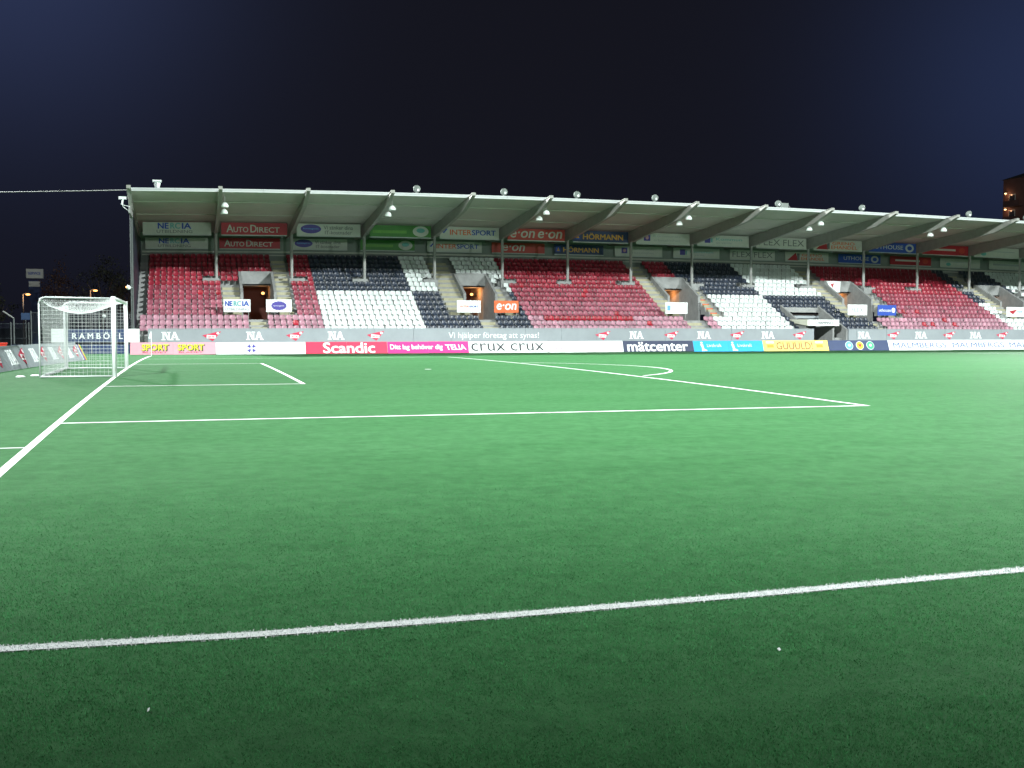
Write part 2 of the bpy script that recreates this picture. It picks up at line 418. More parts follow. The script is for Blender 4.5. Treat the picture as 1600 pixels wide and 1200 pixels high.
# ================================================================== GOAL
gz = float(crown(3.66)); GT = gz+2.44
goal = thing('football_goal', (0, 0, gz), 'white football goal with box frame and sagging white net on goal line', 'goal')
for y in (-3.72, 3.72): part(MB().rod((.06, y, gz-.02), (.06, y, GT+.12), .072, 20), 'goal_post', M['post'], goal, True)
part(MB().rod((.06, -3.78, GT+.06), (.06, 3.78, GT+.06), .06, 20), 'crossbar', M['post'], goal, True)
RX = -2.13
for s in (-1, 1):
    y = 3.72*s; pts = [(.0, y, GT+.06), (RX+.18, y, GT+.08), (RX+.05, y, GT+.04), (RX, y, GT-.10), (RX, y, gz+.04)]
    part(MB().path(pts, .027, 10), 'side_frame', M['frame'], goal, True)
    part(MB().rod((0, y, gz+.04), (RX, y, gz+.04), .027, 10), 'ground_bar', M['frame'], goal, True)
part(MB().rod((RX, -3.72, gz+.04), (RX, 3.72, gz+.04), .03, 10), 'rear_ground_bar', M['frame'], goal, True)
SAG = .43
def nroof(a, b):
    y = -3.66+7.32*a; x = .0+(RX+.04)*b; s = SAG*(4*a*(1-a))**.75*math.sin(math.pi*.83*b)
    return np.array((x, y, GT+.04-s))
def nback(a, b):
    t = nroof(a, 1.); q = np.array((RX+.04+.10*math.sin(math.pi*b), t[1], gz+.06)); return t+(q-t)*b
def nside(s):
    return lambda a, b: np.array((RX*a, 3.68*s+.05*math.sin(math.pi*a)*math.sin(math.pi*b)*-s, GT+.03+(gz+.05-GT-.03)*b))
nb = MB()
def weave(fn, na, nb_, seg=10, r=.0030):
    for i in range(na+1):
        p = [fn(i/na, j/seg) for j in range(seg+1)]
        for a, b in zip(p[:-1], p[1:]): nb.rod(a, b, r, 3, cap=False)
    for j in range(nb_+1):
        p = [fn(i/seg, j/nb_) for i in range(seg+1)]
        for a, b in zip(p[:-1], p[1:]): nb.rod(a, b, r, 3, cap=False)
weave(nroof, 60, 17, 14); weave(nback, 60, 19, 14); weave(nside(-1), 17, 20, 6); weave(nside(1), 17, 20, 6)
for a in np.linspace(0, 1, 25)[:-1]: nb.rod(nroof(a, 1), nroof(a+1/24, 1), .013, 5, cap=False)
for k in range(10):                # spare netting gathered at the far rear corner and along the ground
    a, b = rng.uniform(-.09, .09, 2); nb.rod((RX+.08+a, 3.5+b, GT-.05), (RX+.06+a*.7, 3.45+b, gz+.05), .008, 3, cap=False)
    yy = np.linspace(-3.6, 3.5, 16)
    for y0, y1 in zip(yy[:-1], yy[1:]): nb.rod((RX+.1+rng.uniform(-.08, .1), y0, gz+.03+rng.uniform(0, .09)), (RX+.1+rng.uniform(-.08, .1), y1, gz+.03+rng.uniform(0, .09)), .006, 3, cap=False)
part(nb, 'net', M['net'], goal)

# corner flag
cf = thing('corner_flag', (.1, 34.0, 0), 'thin white corner flag pole with small pale flag at far corner', 'corner flag')
cz = float(crown(34)); part(MB().rod((.1, 34, cz-.02), (.1, 34, cz+1.6), .022, 8), 'pole', M['post'], cf, True)
f = MB(); fx = [(.1, 34, cz+1.58), (.02, 33.97, cz+1.45), (-.07, 34.02, cz+1.22), (-.06, 34.0, cz+1.12), (.1, 34, cz+1.16)]
f.add(fx+[(a, b+.006, c) for a, b, c in fx], [(0, 1, 2, 3, 4), (9, 8, 7, 6, 5)]+[(i, (i+1) % 5, 5+(i+1) % 5, 5+i) for i in range(5)]); part(f, 'flag', M['white'], cf)

# flat markers lying left of the goal
for (x, y, rz, lb) in ((-2.80, -2.95, .0, 'white flat disc marker lying farther left of the goal'), (-2.46, -2.2, 0, 'white flat disc marker lying close beside the goal frame')):
    z = float(crown(y)); o = MB().lathe((x, y, z+.005), [(.15, 0), (.15, .012), (.10, .04), (.05, .045)], 18).build('disc_marker', M['white'], smooth=True)
    tag(o, lb, 'marker', 'disc markers beside the goal')
t = thing('fence_lamp', (-3.5, 45.85, 2.6), 'small white lamp on the wire fence seen through the goal net', 'lamp')
part(MB().lathe((-3.5, 45.80, 2.55), [(.05, 0), (.13, .05), (.14, .14), (.08, .22)], 12), 'globe', M['lampw'], t, True); part(MB().box(-3.53, -3.47, 45.85, 45.98, 2.6, 2.68), 'bracket', M['steel'], t)
for x, y, lb in ((.60, -31.0, 'tiny pale scrap on the turf at left, beyond the near touchline'), (5.60, -35.35, 'tiny pale scrap on the turf at lower right, before the touchline'), (2.05, -35.4, 'tiny pale scrap on the turf at lower left, before the touchline')):
    z = float(crown(y))+.015; o = MB().add([(x-.005, y-.01, z), (x+.005, y-.012, z+.006), (x+.006, y+.010, z+.012), (x-.004, y+.016, z+.004), (x-.005, y-.01, z-.004), (x+.005, y-.012, z+.002), (x+.006, y+.010, z+.008), (x-.004, y+.016, z)], [(0, 1, 2, 3), (7, 6, 5, 4), (0, 4, 5, 1), (1, 5, 6, 2), (2, 6, 7, 3), (3, 7, 4, 0)]).build('paper_scrap', M['white'])
    tag(o, lb, 'scrap', 'scraps on the turf')

# ================================================================== GRANDSTAND
Y0, TR, RS, Z0, NR = 44.6, .8, .41, 1.25, 16
def ty(i): return Y0-.30+TR*i
def tz(i): return Z0+RS*i
XL, XR = -1.3, 112.
VOM = [6.7, 25.0, 43.7, 61.45, 79.1, 97.1]
VWS = [2.35, 2.5, 2.7, 2.85, 2.5, 2.5]
SV = (53.85, 57.45)
stand = thing('grandstand', (50, 51, 0), 'long covered grandstand with cantilever roof beyond the pitch', 'grandstand')
# terrace: one step per row, cut open at the gangway mouths
tb = MB(True)
def cuts(i):
    c = []
    if 3 <= i <= 11: c += [(x-.13, x+W_+.13) for x, W_ in zip(VOM, VWS)]
    if i <= 4: c += [(SV[0]-.1, SV[1]+.1)]
    return sorted(c)
for i in range(NR):
    y, z = ty(i), tz(i); a = XL
    for c0, c1 in cuts(i)+[(XR, XR)]:
        if c0 > a: tb.box(a, c0, y, y+TR+(0 if i < NR-1 else .5), z-RS-.25, z)
        a = c1
part(tb, 'terrace', M['concrete'], stand)
# gangway stairs
def aisle(x0, x1, r0, r1):
    mb = MB(True)
    for i in range(r0, r1+1):
        y, z = ty(i), tz(i)
        mb.box(x0, x1, y-.004, y+TR-.41, z-.03, z+.012); mb.box(x0+.003, x1-.003, y+TR-.40, y+TR-.008, z-.03, z+.205)
    part(mb, 'gangway_stair', M['stair'], stand)
AIS = []
for k, x in enumerate(VOM):
    VW = VWS[k]; m0, m1 = ((.3, 1.5), (.25, 1.45), (-.3, 1.2), (-.1, .9), (.2, 1.4), (.2, 1.4))[k]
    AIS.append((x+m0, x+m1, 0, 2))
    if k == 0: AIS += [(x-1.6, x-.26, 3, 9), (x+VW+.28, x+VW+1.4, 3, 15)]
    else: AIS += [(x-1.95, x-.26, 3, 15), (x+VW+.26, x+VW+.95, 3, 9)]
for a in AIS: aisle(*a)
# vomitories: parapets, head wall, tunnel
def ztop(y): return 6.62-(54-y)*.5125
yv0, yv1 = 50.25, ty(12)
for k, x in enumerate(VOM):
    VW = VWS[k]
    for a in (x-.24, x+VW+.02):
        mb = MB(True)
        poly = [(yv0, 2.2), (yv1+.3, 2.2), (yv1+.3, ztop(yv1)), (yv1, ztop(yv1)), (yv0, ztop(yv0))]
        mb.prism_x(poly, a, a+.22)
        part(mb, 'gangway_parapet', M['concrete'], stand)
    mb = MB(True); mb.box(x-.02, x+VW+.02, yv1-.2, yv1+.0, 5.38, ztop(yv1)-.003)
    part(mb, 'gangway_head_wall', M['concrete'], stand)
    mb = MB(True); zf = tz(3)
    mb.box(x-.02, x+VW+.02, ty(3), 58.6, zf-.65, zf+.0, 1)                     # floor
    mb.box(x-.02, x+.0, yv1+.3, 58.6, zf, 5.38, 0); mb.box(x+VW, x+VW+.02, yv1+.3, 58.6, zf, 5.38, 0)
    mb.box(x-.02, x+VW+.02, yv1-.2, 58.6, 5.39, 5.5, 1)
    mb.box(x-.02, x+VW+.02, 58.6, 58.7, zf, 5.5, 2)
    part(mb, 'gangway_tunnel', [M['plaster'], M['concrete'], M['door']], stand)
    l = bpy.data.lights.new('tunnel_lamp_light', 'POINT'); l.energy = (14, 60, 38, 40, 60, 20)[k]; l.color = (1, .42, .14); l.shadow_soft_size = .1
    lo = bpy.data.objects.new('tunnel_lamp_light', l); C.objects.link(lo); lo.location = (x+VW-.6, 55.4, 4.95-float(bow(x))*.45)
    if k < 5:
        lt = thing('tunnel_lamp', (x+VW-.4, 56.6, 4.9), ('orange wall lamp inside the far left gangway mouth', 'orange wall lamp inside the second gangway mouth', 'orange wall lamp inside the middle gangway mouth', 'orange wall lamp inside the fourth gangway mouth', 'orange wall lamp inside the far right gangway mouth')[k], 'lamp', 'lamps in the gangway tunnels')
        bz = float(bow(x))*.42
        part(MB().box(x+VW-.30, x+VW-.02, 56.45, 56.85, 4.72-bz, 4.98-bz), 'housing', M['ink'], lt)
        part(MB().lathe((x+VW-.42, 56.65, 4.72-bz), [(.03, 0), (.12, .04), (.14, .13), (.10, .2), (.03, .22)], 12), 'globe', M['glow_o'], lt, True)
# players' passage: recess walls, floor slab, canopy
mb = MB(True)
a, b = SV
for xx in (a-.02-.16, b+.02):
    mb.prism_x([(43.75, -.1), (48.5, -.1), (48.5, 3.95), (43.75, 1.75)], xx, xx+.16)
mb.box(a-.02, b+.02, 48.3, 48.48, -.1, 3.75)
mb.box(a, b, 48.22, 48.3, 3.05, 3.12, 1); mb.box(a, b, 48.22, 48.3, 2.62, 2.70, 1); mb.box(a, b, 48.16, 48.3, 2.75, 3.0, 2)
mb.box(56.35, b, 44.4, 48.3, -.1, 1.0); mb.prism_x([(45.6, 1.0), (48.3, 1.0), (48.3, 2.2), (46.9, 2.2), (46.9, 1.7), (45.6, 1.7)], 56.35, b-.01)
mb.box(56.2, 56.35, 43.9, 48.3, -.1, 1.95)
part(mb, 'passage_recess', [M['concrete'], M['dark'], M['concrete2']], stand)
cano = thing('passage_canopy', (54.9, 45, 2), "cream canopy with lettered front over the players' passage", 'canopy')
part(MB(True).prism_x([(43.55, 2.06), (48.1, 2.55), (48.1, 2.67), (43.55, 2.58)], 53.45, 56.6), 'canopy_roof', M['cream'], cano)
part(MB(True).box(53.5, 56.55, 43.44, 43.545, 2.06, 2.60), 'canopy_front', M['white'], cano)
text('CHAMPINO', M['grey'], cano, (54.2, 43.43, 2.2), X, Z, 1.7, .24, warped=True)
for xx in (53.6, 56.45): part(MB(True).rod((xx, 44.1, 0), (xx, 44.1, 2.1), .04, 8), 'canopy_post', M['steel'], cano)

# roof
RFx = 39.0
FX = 40.55
def zroof(y): return 11.60-(y-FX)*.084
mb = MB(True); mb.prism_x([(FX+.06, zroof(FX)), (58.9, zroof(58.9)), (58.9, zroof(58.9)+.12), (FX+.06, zroof(FX)+.12)], XL-.1, XR)
for i in range(1, 6):           # joints between the long ceiling sheets
    pass
part(mb, 'roof_deck', M['roof'], stand)
mb = MB(True); mb.prism_x([(FX+.06, zroof(FX)+.125), (58.9, zroof(58.9)+.125), (58.9, zroof(58.9)+.22), (FX+.06, zroof(FX)+.22)], XL-.1, XR)
part(mb, 'roof_covering', M['roofdark'], stand)
mb = MB(True); E_ = [XL-.15]+[q+3.0 for q in [-1.35+6.03*i for i in range(18)]]+[XR]
for e0, e1 in zip(E_[:-1], E_[1:]): mb.box(e0+.008, e1-.008, FX-.06, FX+.055, zroof(FX)-.02, zroof(FX)+.20); mb.box(e0+.008, e1-.008, FX-.10, FX-.062, zroof(FX)+.11, zroof(FX)+.21)
part(mb, 'roof_fascia', M['fascia'], stand)
for yy in (44.2, 49.4):
    mb = MB(True); mb.box(XL, XR, yy, yy+.08, zroof(yy)-.07, zroof(yy)-.005); part(mb, 'roof_purlin', M['roof'], stand)
BAY = [-1.35+6.03*i for i in range(19)]
for i, x in enumerate(BAY):
    mb = MB(True); t = lambda y: zroof(y)-.01
    f0 = 38.95
    pts = [(f0, 11.76), (FX+.08, t(FX)-.03), (58.5, t(58.5)), (58.5, t(58.5)-.45), (53.0, t(53)-1.05), (52.1, t(52.1)-1.02), (41.7, t(41.7)-.72), (f0, 11.62)]
    pts = pts[::-1]
    mb.prism_x(pts, x-.05, x+.05, nx=1)
    mb.prism_x([(f0, 11.58), (41.7, t(41.7)-.76), (41.7, t(41.7)-.721), (f0, 11.619)], x-.14, x+.14, nx=1)
    mb.prism_x([(41.705, t(41.7)-.76), (52.1, t(52.1)-1.06), (52.1, t(52.1)-1.021), (41.705, t(41.7)-.721)], x-.14, x+.14, nx=1)
    mb.prism_x([(f0, 11.761), (FX-.07, t(FX)+.0), (FX-.07, t(FX)+.035), (f0, 11.795)], x-.12, x+.12, nx=1)
    mb.box(x-.14, x+.14, f0-.02, f0, 11.58, 11.795, nx=1)
    part(mb, 'rafter', M['rafter'], stand)
    if i == 0: continue
    mb = MB(True); mb.rod((x, 52.55, tz(10)-.1), (x, 52.55, t(52.5)-1.0), .13, 12); mb.box(x-.2, x+.2, 52.35, 52.75, tz(10), tz(10)+.06, nx=1)
    part(mb, 'column', M['steel'], stand)
    s = (-1, 1)[i in (2, 5, 8, 11, 14)]; mb = MB(True)
    xa, xb = (x-1.05, x+.22) if s < 0 else (x-.22, x+1.05)
    mb.box(xa, xb, 52.16, 52.7, tz(10)-.05, tz(10)+.58, nx=1); part(mb, 'column_plinth', M['concrete'], stand)
# back wall, ledge, ends
mb = MB(True); mb.box(XL, XR, 57.95, 58.15, 6.6, zroof(58)-.01); part(mb, 'back_wall', M['backw'], stand)
mb = MB(True); mb.box(XL+.1, XR, 57.62, 57.94, 8.36, 8.50); mb.box(XL+.1, XR, 57.7, 57.93, 8.12, 8.2); part(mb, 'back_ledge', M['roof'], stand)
mb = MB(True); mb.prism_x([(44.0, 1.9), (58.1, 1.9), (58.1, zroof(58.1)-.02), (44.0, zroof(44)-.02)], XL-.09, XL-.02, nx=1)
part(mb, 'end_wall_sheet', M['navy_sheet'], stand)
mb = MB(True); mb.box(XL-.13, XL-.03, 43.88, 43.99, 0, zroof(44)-.02, nx=1); part(mb, 'end_post', M['dimsteel'], stand)
mb = MB(True); mb.box(XL-.15, XL+.02, 44.3, 58.1, -.1, 1.85, nx=1); mb.box(XL-.02, XL+.55, 44.2, 44.28, -.1, 1.2, nx=1); part(mb, 'end_base_wall', M['concrete'], stand)
mb = MB(True); mb.rod((XL-.18, FX-.05, zroof(FX)+.1), (XL-.18, 43.8, zroof(44)-.2), .045, 8); mb.rod((XL-.19, 43.78, zroof(44)-.2), (XL-.19, 43.78, .3), .04, 8)
part(mb, 'downpipe', M['dimsteel'], stand)

# ------------------------------------------------------------------ seats
def seat_geo():
    prof = [(.06, .375), (.09, .42), (.24, .405), (.38, .415), (.44, .49), (.475, .62), (.50, .73), (.505, .775)]
    wid = [.36, .39, .41, .42, .42, .42, .40, .32]
    us = [-1, -.72, 0, .72, 1]; nn = len(us); v = []
    for k, ((y, z), wd_) in enumerate(zip(prof, wid)):
        for u in us:
            e = abs(u)**3
            yy, zz = y, z
            if k <= 3: zz += .035*e
            else: yy -= .055*e; 
            if k == 7: zz -= .03*e
            v.append((u*wd_/2, yy, zz))
    nv = len(v)
    for k in range(len(prof)):
        for u in range(nn):
            x, y, z = v[k*nn+u]; d = (0, -.018) if k <= 2 else ((.018, -.006) if k > 3 else (.012, -.014))
            v.append((x, y+d[0], z+d[1]))
    f = []
    R = len(prof)
    for k in range(R-1):
        for u in range(nn-1):
            a = k*nn+u; f.append((a, a+1, a+1+nn, a+nn)); b = a+nv; f.append((b, b+nn, b+1+nn, b+1))
    for k in range(R-1):
        a = k*nn; f.append((a, a+nn, a+nn+nv, a+nv)); a = k*nn+nn-1; f.append((a, a+nv, a+nn+nv, a+nn))
    for u in range(nn-1):
        f.append((u, u+nv, u+1+nv, u+1)); a = (R-1)*nn+u; f.append((a, a+1, a+1+nv, a+nv))
    def bx(x0, x1, y0, y1, z0, z1):
        k = len(v); v.extend([(x, y, z) for x in (x0, x1) for y in (y0, y1) for z in (z0, z1)])
        f.extend([tuple(k+i for i in q) for q in ((0, 1, 3, 2), (4, 6, 7, 5), (0, 4, 5, 1), (2, 3, 7, 6), (0, 2, 6, 4), (1, 5, 7, 3))])
    nf = len(f); bx(-.03, .03, .20, .36, 0, .40); bx(-.16, .16, .24, .30, .36, .39)
    return np.array(v), f, nf
SVv, SF, SNF = seat_geo()
def seat_color(x, i):
    if x < 12.62: return 'red'
    if x < 20.45: return 'whitep' if i < 8 else 'black'
    if x < 29.4: return 'black' if i < 8 else 'whitep'
    if x < 45.85: return 'red'
    if x < 52.95: return 'whitep' if i < 8 else 'black'
    if x < 61.2: return 'black' if i < 8 else 'whitep'
    if x < 75.95: return 'red'
    if x < 82.3: return 'whitep' if i < 7 else 'black'
    if x < 92: return 'black' if i < 8 else 'whitep'
    return 'red'
SP = .466
seats = []
for i in range(NR):
    x = -.82; cnt = 0
    while x < 92:
        ok = True
        if 3 <= i <= 11 and any(v_-.42 < x < v_+W_+.44 for v_, W_ in zip(VOM, VWS)): ok = False
        if i <= 4 and SV[0]-.3 < x < SV[1]+.3: ok = False
        for a, b, r0, r1 in AIS:
            if r0 <= i <= r1 and a-.12 < x < b+.12: ok = False
        for k, bx_ in enumerate(BAY[1:], 1):
            s = 1 if k in (2, 5, 8, 11, 14) else -1
            lo, hi = (bx_-1.15, bx_+.35) if s < 0 else (bx_-.35, bx_+1.15)
            if i in (9, 10) and (lo < x < hi if i == 10 else abs(x-bx_) < .0): ok = False
        if i >= 3 and x < -.5: ok = False
        if ok:
            cnt += 1; c = seat_color(x, i)
            if c == 'red' and (i == 2 and 30.5 < x < 38.6 or rng.random() < .012): c = 'newred'
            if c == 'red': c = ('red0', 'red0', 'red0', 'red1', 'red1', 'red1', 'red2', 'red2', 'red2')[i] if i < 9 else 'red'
            seats.append((x, i, c, cnt))
        x += SP
def sproj(p):
    d = np.array(p)-CAM; c = d@FW; return 800+FPX*(d@RT)/c, 600-FPX*(d@UP)/c, c
scored = []
for k, (x, i, c, cnt) in enumerate(seats):
    z = tz(i)-float(bow(x))*tz(i)/11.7
    u0, v0, d0 = sproj((x-.2, ty(i)+.4, z+.4)); u1, v1, d1 = sproj((x+.2, ty(i)+.55, z+.77))
    inside = 0 < u0 < 1600
    if i == 0: v0 = min(v0, 515)
    a = (u1-u0)*(v0-v1) if inside else -1
    if 23 < 1: a = -1
    scored.append((-a, k))
scored.sort(); big = set(k for _, k in scored[:300])
smesh = {}
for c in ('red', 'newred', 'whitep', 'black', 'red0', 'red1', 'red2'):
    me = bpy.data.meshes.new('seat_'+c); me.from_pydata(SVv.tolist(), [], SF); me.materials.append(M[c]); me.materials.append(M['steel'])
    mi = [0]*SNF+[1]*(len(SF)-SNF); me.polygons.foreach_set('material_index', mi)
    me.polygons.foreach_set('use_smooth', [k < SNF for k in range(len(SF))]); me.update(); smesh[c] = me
ORD = 'front second third fourth fifth sixth seventh eighth ninth tenth eleventh twelfth thirteenth fourteenth fifteenth top'.split()
for c in ('red', 'newred', 'whitep', 'black', 'red0', 'red1', 'red2'):
    n_ = M[c].node_tree.nodes; L_ = M[c].node_tree.links; p_ = n_['Principled BSDF']
    src = p_.inputs['Base Color'].links[0].from_socket
    g_ = n_.new('ShaderNodeNewGeometry'); oi = n_.new('ShaderNodeObjectInfo')
    ad_ = n_.new('ShaderNodeMath'); ad_.operation = 'ADD'; L_.new(g_.outputs['Random Per Island'], ad_.inputs[0]); L_.new(oi.outputs['Random'], ad_.inputs[1])
    fr = n_.new('ShaderNodeMath'); fr.operation = 'FRACT'; L_.new(ad_.outputs[0], fr.inputs[0])
    mr = n_.new('ShaderNodeMapRange'); L_.new(fr.outputs[0], mr.inputs[0]); mr.inputs[3].default_value = .74 if c != 'whitep' else .86; mr.inputs[4].default_value = 1.18 if c != 'whitep' else 1.05
    vm = n_.new('ShaderNodeVectorMath'); vm.operation = 'SCALE'; L_.new(src, vm.inputs[0]); L_.new(mr.outputs[0], vm.inputs['Scale']); L_.new(vm.outputs[0], p_.inputs['Base Color'])
CN = dict(red='dark red', red0='faded rose', red1='faded red', red2='weathered red', newred='bright red', whitep='white', black='black')
def ordn(n): return f"{n}{'th' if 10 <= n % 100 <= 20 else {1: 'st', 2: 'nd', 3: 'rd'}.get(n % 10, 'th')}"
rest_v = []; rest_f = []; rest_m = []
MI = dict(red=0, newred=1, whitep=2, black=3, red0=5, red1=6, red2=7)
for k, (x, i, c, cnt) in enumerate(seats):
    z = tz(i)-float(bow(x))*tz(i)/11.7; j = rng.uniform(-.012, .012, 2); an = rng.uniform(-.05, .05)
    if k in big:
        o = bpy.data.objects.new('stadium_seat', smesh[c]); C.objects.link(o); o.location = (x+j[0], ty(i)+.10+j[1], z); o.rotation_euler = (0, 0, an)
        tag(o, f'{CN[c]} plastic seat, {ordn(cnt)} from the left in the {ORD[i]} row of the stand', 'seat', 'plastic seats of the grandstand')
    else:
        ca, sa = math.cos(an), math.sin(an); v = SVv.copy(); vx = v[:, 0]*ca-v[:, 1]*sa; vy = v[:, 0]*sa+v[:, 1]*ca
        v[:, 0] = vx+x+j[0]; v[:, 1] = vy+ty(i)+.10+j[1]; v[:, 2] += z
        rest_v.append(v); rest_m.append(MI[c])
nvs = len(SVv); nF = len(SF)
V = np.vstack(rest_v); me = bpy.data.meshes.new('stadium_seats')
SFa = np.array(SF); ns = len(rest_v)
F = (SFa[None]+(np.arange(ns)*nvs)[:, None, None]).reshape(-1, 4)
me.vertices.add(len(V)); me.vertices.foreach_set('co', V.ravel()); me.loops.add(F.size); me.loops.foreach_set('vertex_index', F.ravel().astype(np.int32))
me.polygons.add(len(F)); me.polygons.foreach_set('loop_start', (np.arange(len(F))*4).astype(np.int32)); me.polygons.foreach_set('loop_total', np.full(len(F), 4, np.int32))
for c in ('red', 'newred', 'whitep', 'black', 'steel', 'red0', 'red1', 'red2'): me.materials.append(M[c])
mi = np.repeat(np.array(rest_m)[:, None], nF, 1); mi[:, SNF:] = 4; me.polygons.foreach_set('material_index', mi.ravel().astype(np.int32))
sm = np.ones((ns, nF), bool); sm[:, SNF:] = False; me.polygons.foreach_set('use_smooth', sm.ravel())
me.update(calc_edges=True); me.validate()
o = bpy.data.objects.new('stadium_seats', me); C.objects.link(o)
tag(o, 'remaining rows of red, white and black plastic seats farther along the stand', 'seats', 'plastic seats of the grandstand', 'stuff')

# ------------------------------------------------------------------ front wall with painted logos
YW = 43.6
NAV = [rect(0, .14, 0, .16), rect(.14, .0, 0, 0)]
def na_logo(par, x, z, w, h, o=None, ux=X, uy=Z):
    mb = MB(o is None)
    o = (x-w/2, YW-.002, z) if o is None else o
    def P(poly, k=0): mb.slab(np.array(o, float), ux, uy, [(a*w, b*h) for a, b in poly], .010+.003*k)
    # slab-serif N and A
    P([(.07, 0), (.17, 0), (.17, 1), (.07, 1)]); P([(.0, 0), (.24, 0), (.24, .12), (.0, .12)], 1); P([(.0, .88), (.2, .88), (.2, 1), (.0, 1)], 1)
    P([(.12, 1), (.25, 1), (.47, .0), (.34, .0)], 2); P([(.38, 0), (.47, 0), (.47, 1), (.38, 1)], 3); P([(.31, .88), (.52, .88), (.52, 1), (.31, 1)], 4)
    P([(.52, 0), (.62, 0), (.80, 1), (.68, 1)], 1); P([(.68, 1), (.80, 1), (.98, 0), (.86, 0)], 2); P([(.60, .25), (.88, .25), (.88, .38), (.60, .38)], 3)
    P([(.47, 0), (.68, 0), (.68, .12), (.47, .12)], 4); P([(.80, 0), (1.02, 0), (1.02, .12), (.80, .12)], 4)
    return part(mb, 'painted_letters', M['white'], par)
def red_logo(par, x, z, w, h, o=None, ux=X, uy=Z, warped=True):
    o = np.array((x-w/2, YW-.002, z) if o is None else o, float); mb = MB(warped)
    mb.slab(o, ux, uy, [(0, .60*h), (.55*w, 0), (w, h), (.74*w, .93*h)], .010)
    q = part(mb, 'red_emblem', M['signred'] if False else M['crimson'], par)
    mb = MB(warped); mb.slab(o, ux, uy, [(.22*w, .30*h), (.70*w, .28*h), (.72*w, .58*h), (.24*w, .66*h)], .006, z0=.012)
    mb.slab(o, ux, uy, ell(.82*w, .80*h, .08*w, .12*h, 8), .006, z0=.012)
    part(mb, 'emblem_lettering', M['white'], q)
    n_ = text('arx', M['crimson'], q, o+ux*.30*w+uy*.37*h, ux, uy, .34*w, .17*h, proud=.022, warped=warped, name='emblem_word')
for seg, (a, b, lb) in enumerate(((-.4, 54.2, 'long grey painted concrete wall with white letters and red emblems before the seats'), (57.6, 112, 'grey painted concrete wall right of the passage below the seats'))):
    wall = thing('front_wall', (a, YW, 0), lb, 'wall', 'grey walls in front of the seats')
    mb = MB(True); xx = a+.0; edges = [a]+[e for e in np.arange(-2.0, 112, 3.02) if a+.5 < e < b-.5]+[b]
    for e0, e1 in zip(edges[:-1], edges[1:]): mb.box(e0+.012, e1-.012, YW+.005, YW+.16, -.12, 1.74, nx=1)
    mb.box(a, b, YW+.03, YW+.15, -.12, 1.72)
    part(mb, 'wall_panels', M['concrete2'], wall)
    part(MB(True).box(a, b, YW-.02, YW+.2, 1.745, 1.80), 'coping', M['concrete2'], wall)
    for x in ([1.15, 7.15, 13.16, 37.7, 43.78, 49.76] if seg == 0 else [59.14, 64.95, 70.72, 76.6]): na_logo(wall, x, .93, 1.25, .62)
    for x in ([4.07, 10.1, 16.19, 34.77, 40.82, 46.86, 52.77] if seg == 0 else [62.12, 67.9, 73.6, 79.4]): red_logo(wall, x, .84, 1.35, .74)
    if seg == 0: text('Vi hjälper företag att synas!', M['white'], wall, (21.9, YW-.004, .88), X, Z, 7.4, .60, bold=.006, warped=True, name='painted_letters')

# ------------------------------------------------------------------ boards along the far touchline (they lean back)
YB = 39.0; ZB = float(crown(39))
bu = np.array((0, .36, .933)); bu = bu/np.linalg.norm(bu); BH = .90
def board(x0, x1, m_, label):
    t = thing('advertising_board', (x0, YB, ZB), label, 'advertising board', 'advertising boards along the far touchline')
    mb = MB(); n_ = max(1, round((x1-x0)/3.0)); w0 = (x1-x0-.02)/n_
    for q in range(n_): mb.slab((x0+.01+q*w0, YB+.04+rng.uniform(-.006, .006), ZB+rng.uniform(-.012, .012)), X, bu, rect(.006, w0-.006, 0, BH), .028)
    part(mb, 'panel', m_, t)
    mb = MB()
    for xx in (x0+.4, (x0+x1)/2, x1-.4): mb.rod((xx, YB+.36, ZB+.78), (xx, YB+.75, ZB), .02, 6); mb.rod((xx, YB+.08, ZB+.02), (xx, YB+.75, ZB+.02), .02, 6)
    part(mb, 'brace', M['steel'], t)
    def w_(s, m2, a, c, ww, hh_, **k): return text(s, m2, t, np.array((x0+a, YB+.0, ZB))+bu*c, X, bu, ww, hh_, proud=k.pop('proud', .012), **k)
    def sh(poly, m2, nm='emblem', z0=.001, d=.01):
        mb = MB(); mb.slab(np.array((x0, YB, ZB)), X, bu, poly, d, z0=z0); return part(mb, nm, m2, t)
    return t, w_, sh
BX = [-1.44, 4.22, 10.43, 16.32, 22.41, 28.66, 34.75, 40.71, 46.85, 52.82, 58.53]
t, w_, sh = board(BX[0], BX[1], M['pink'], 'pink board with doubled yellow SPORT lettering beside the goal line')
for a in (.78, 3.15):
    w_('SPORT', M['ink'], a+.04, .27, 1.75, .46, bold=.05); w_('SPORT', M['yellow'], a, .31, 1.72, .44, bold=.03, proud=.022)
    w_('BLADET', M['crimson'], a+.05, .12, 1.6, .10, bold=.0)
t, w_, sh = board(BX[1], BX[2], M['white'], 'white board with small dark blue four-point star emblem')
cx, cz_ = 2.45, .44
for k in range(4):
    an = math.pi/4+k*math.pi/2; c_, s_ = math.cos(an), math.sin(an)
    pts = [(cx+c_*.10-s_*.05, cz_+s_*.10+c_*.05), (cx+c_*.10+s_*.05, cz_+s_*.10-c_*.05), (cx+c_*.33+s_*.13, cz_+s_*.33-c_*.13), (cx+c_*.30, cz_+s_*.30), (cx+c_*.33-s_*.13, cz_+s_*.33+c_*.13)]
    sh([(a, b) for a, b in pts], M['violet'])
w_('DP', M['faint'], 1.45, .30, .6, .30, bold=-.005); w_('Nynäs park', M['faint'], 3.15, .34, 1.5, .24, bold=-.005)
t, w_, sh = board(BX[2], BX[3], M['crimson'], 'crimson board with large bold white hotel name')
w_('Scandic', M['white'], 1.25, .06, 3.7, .78, bold=.035)
t, w_, sh = board(BX[3], BX[4], M['magenta'], 'magenta board with a white slogan in one line')
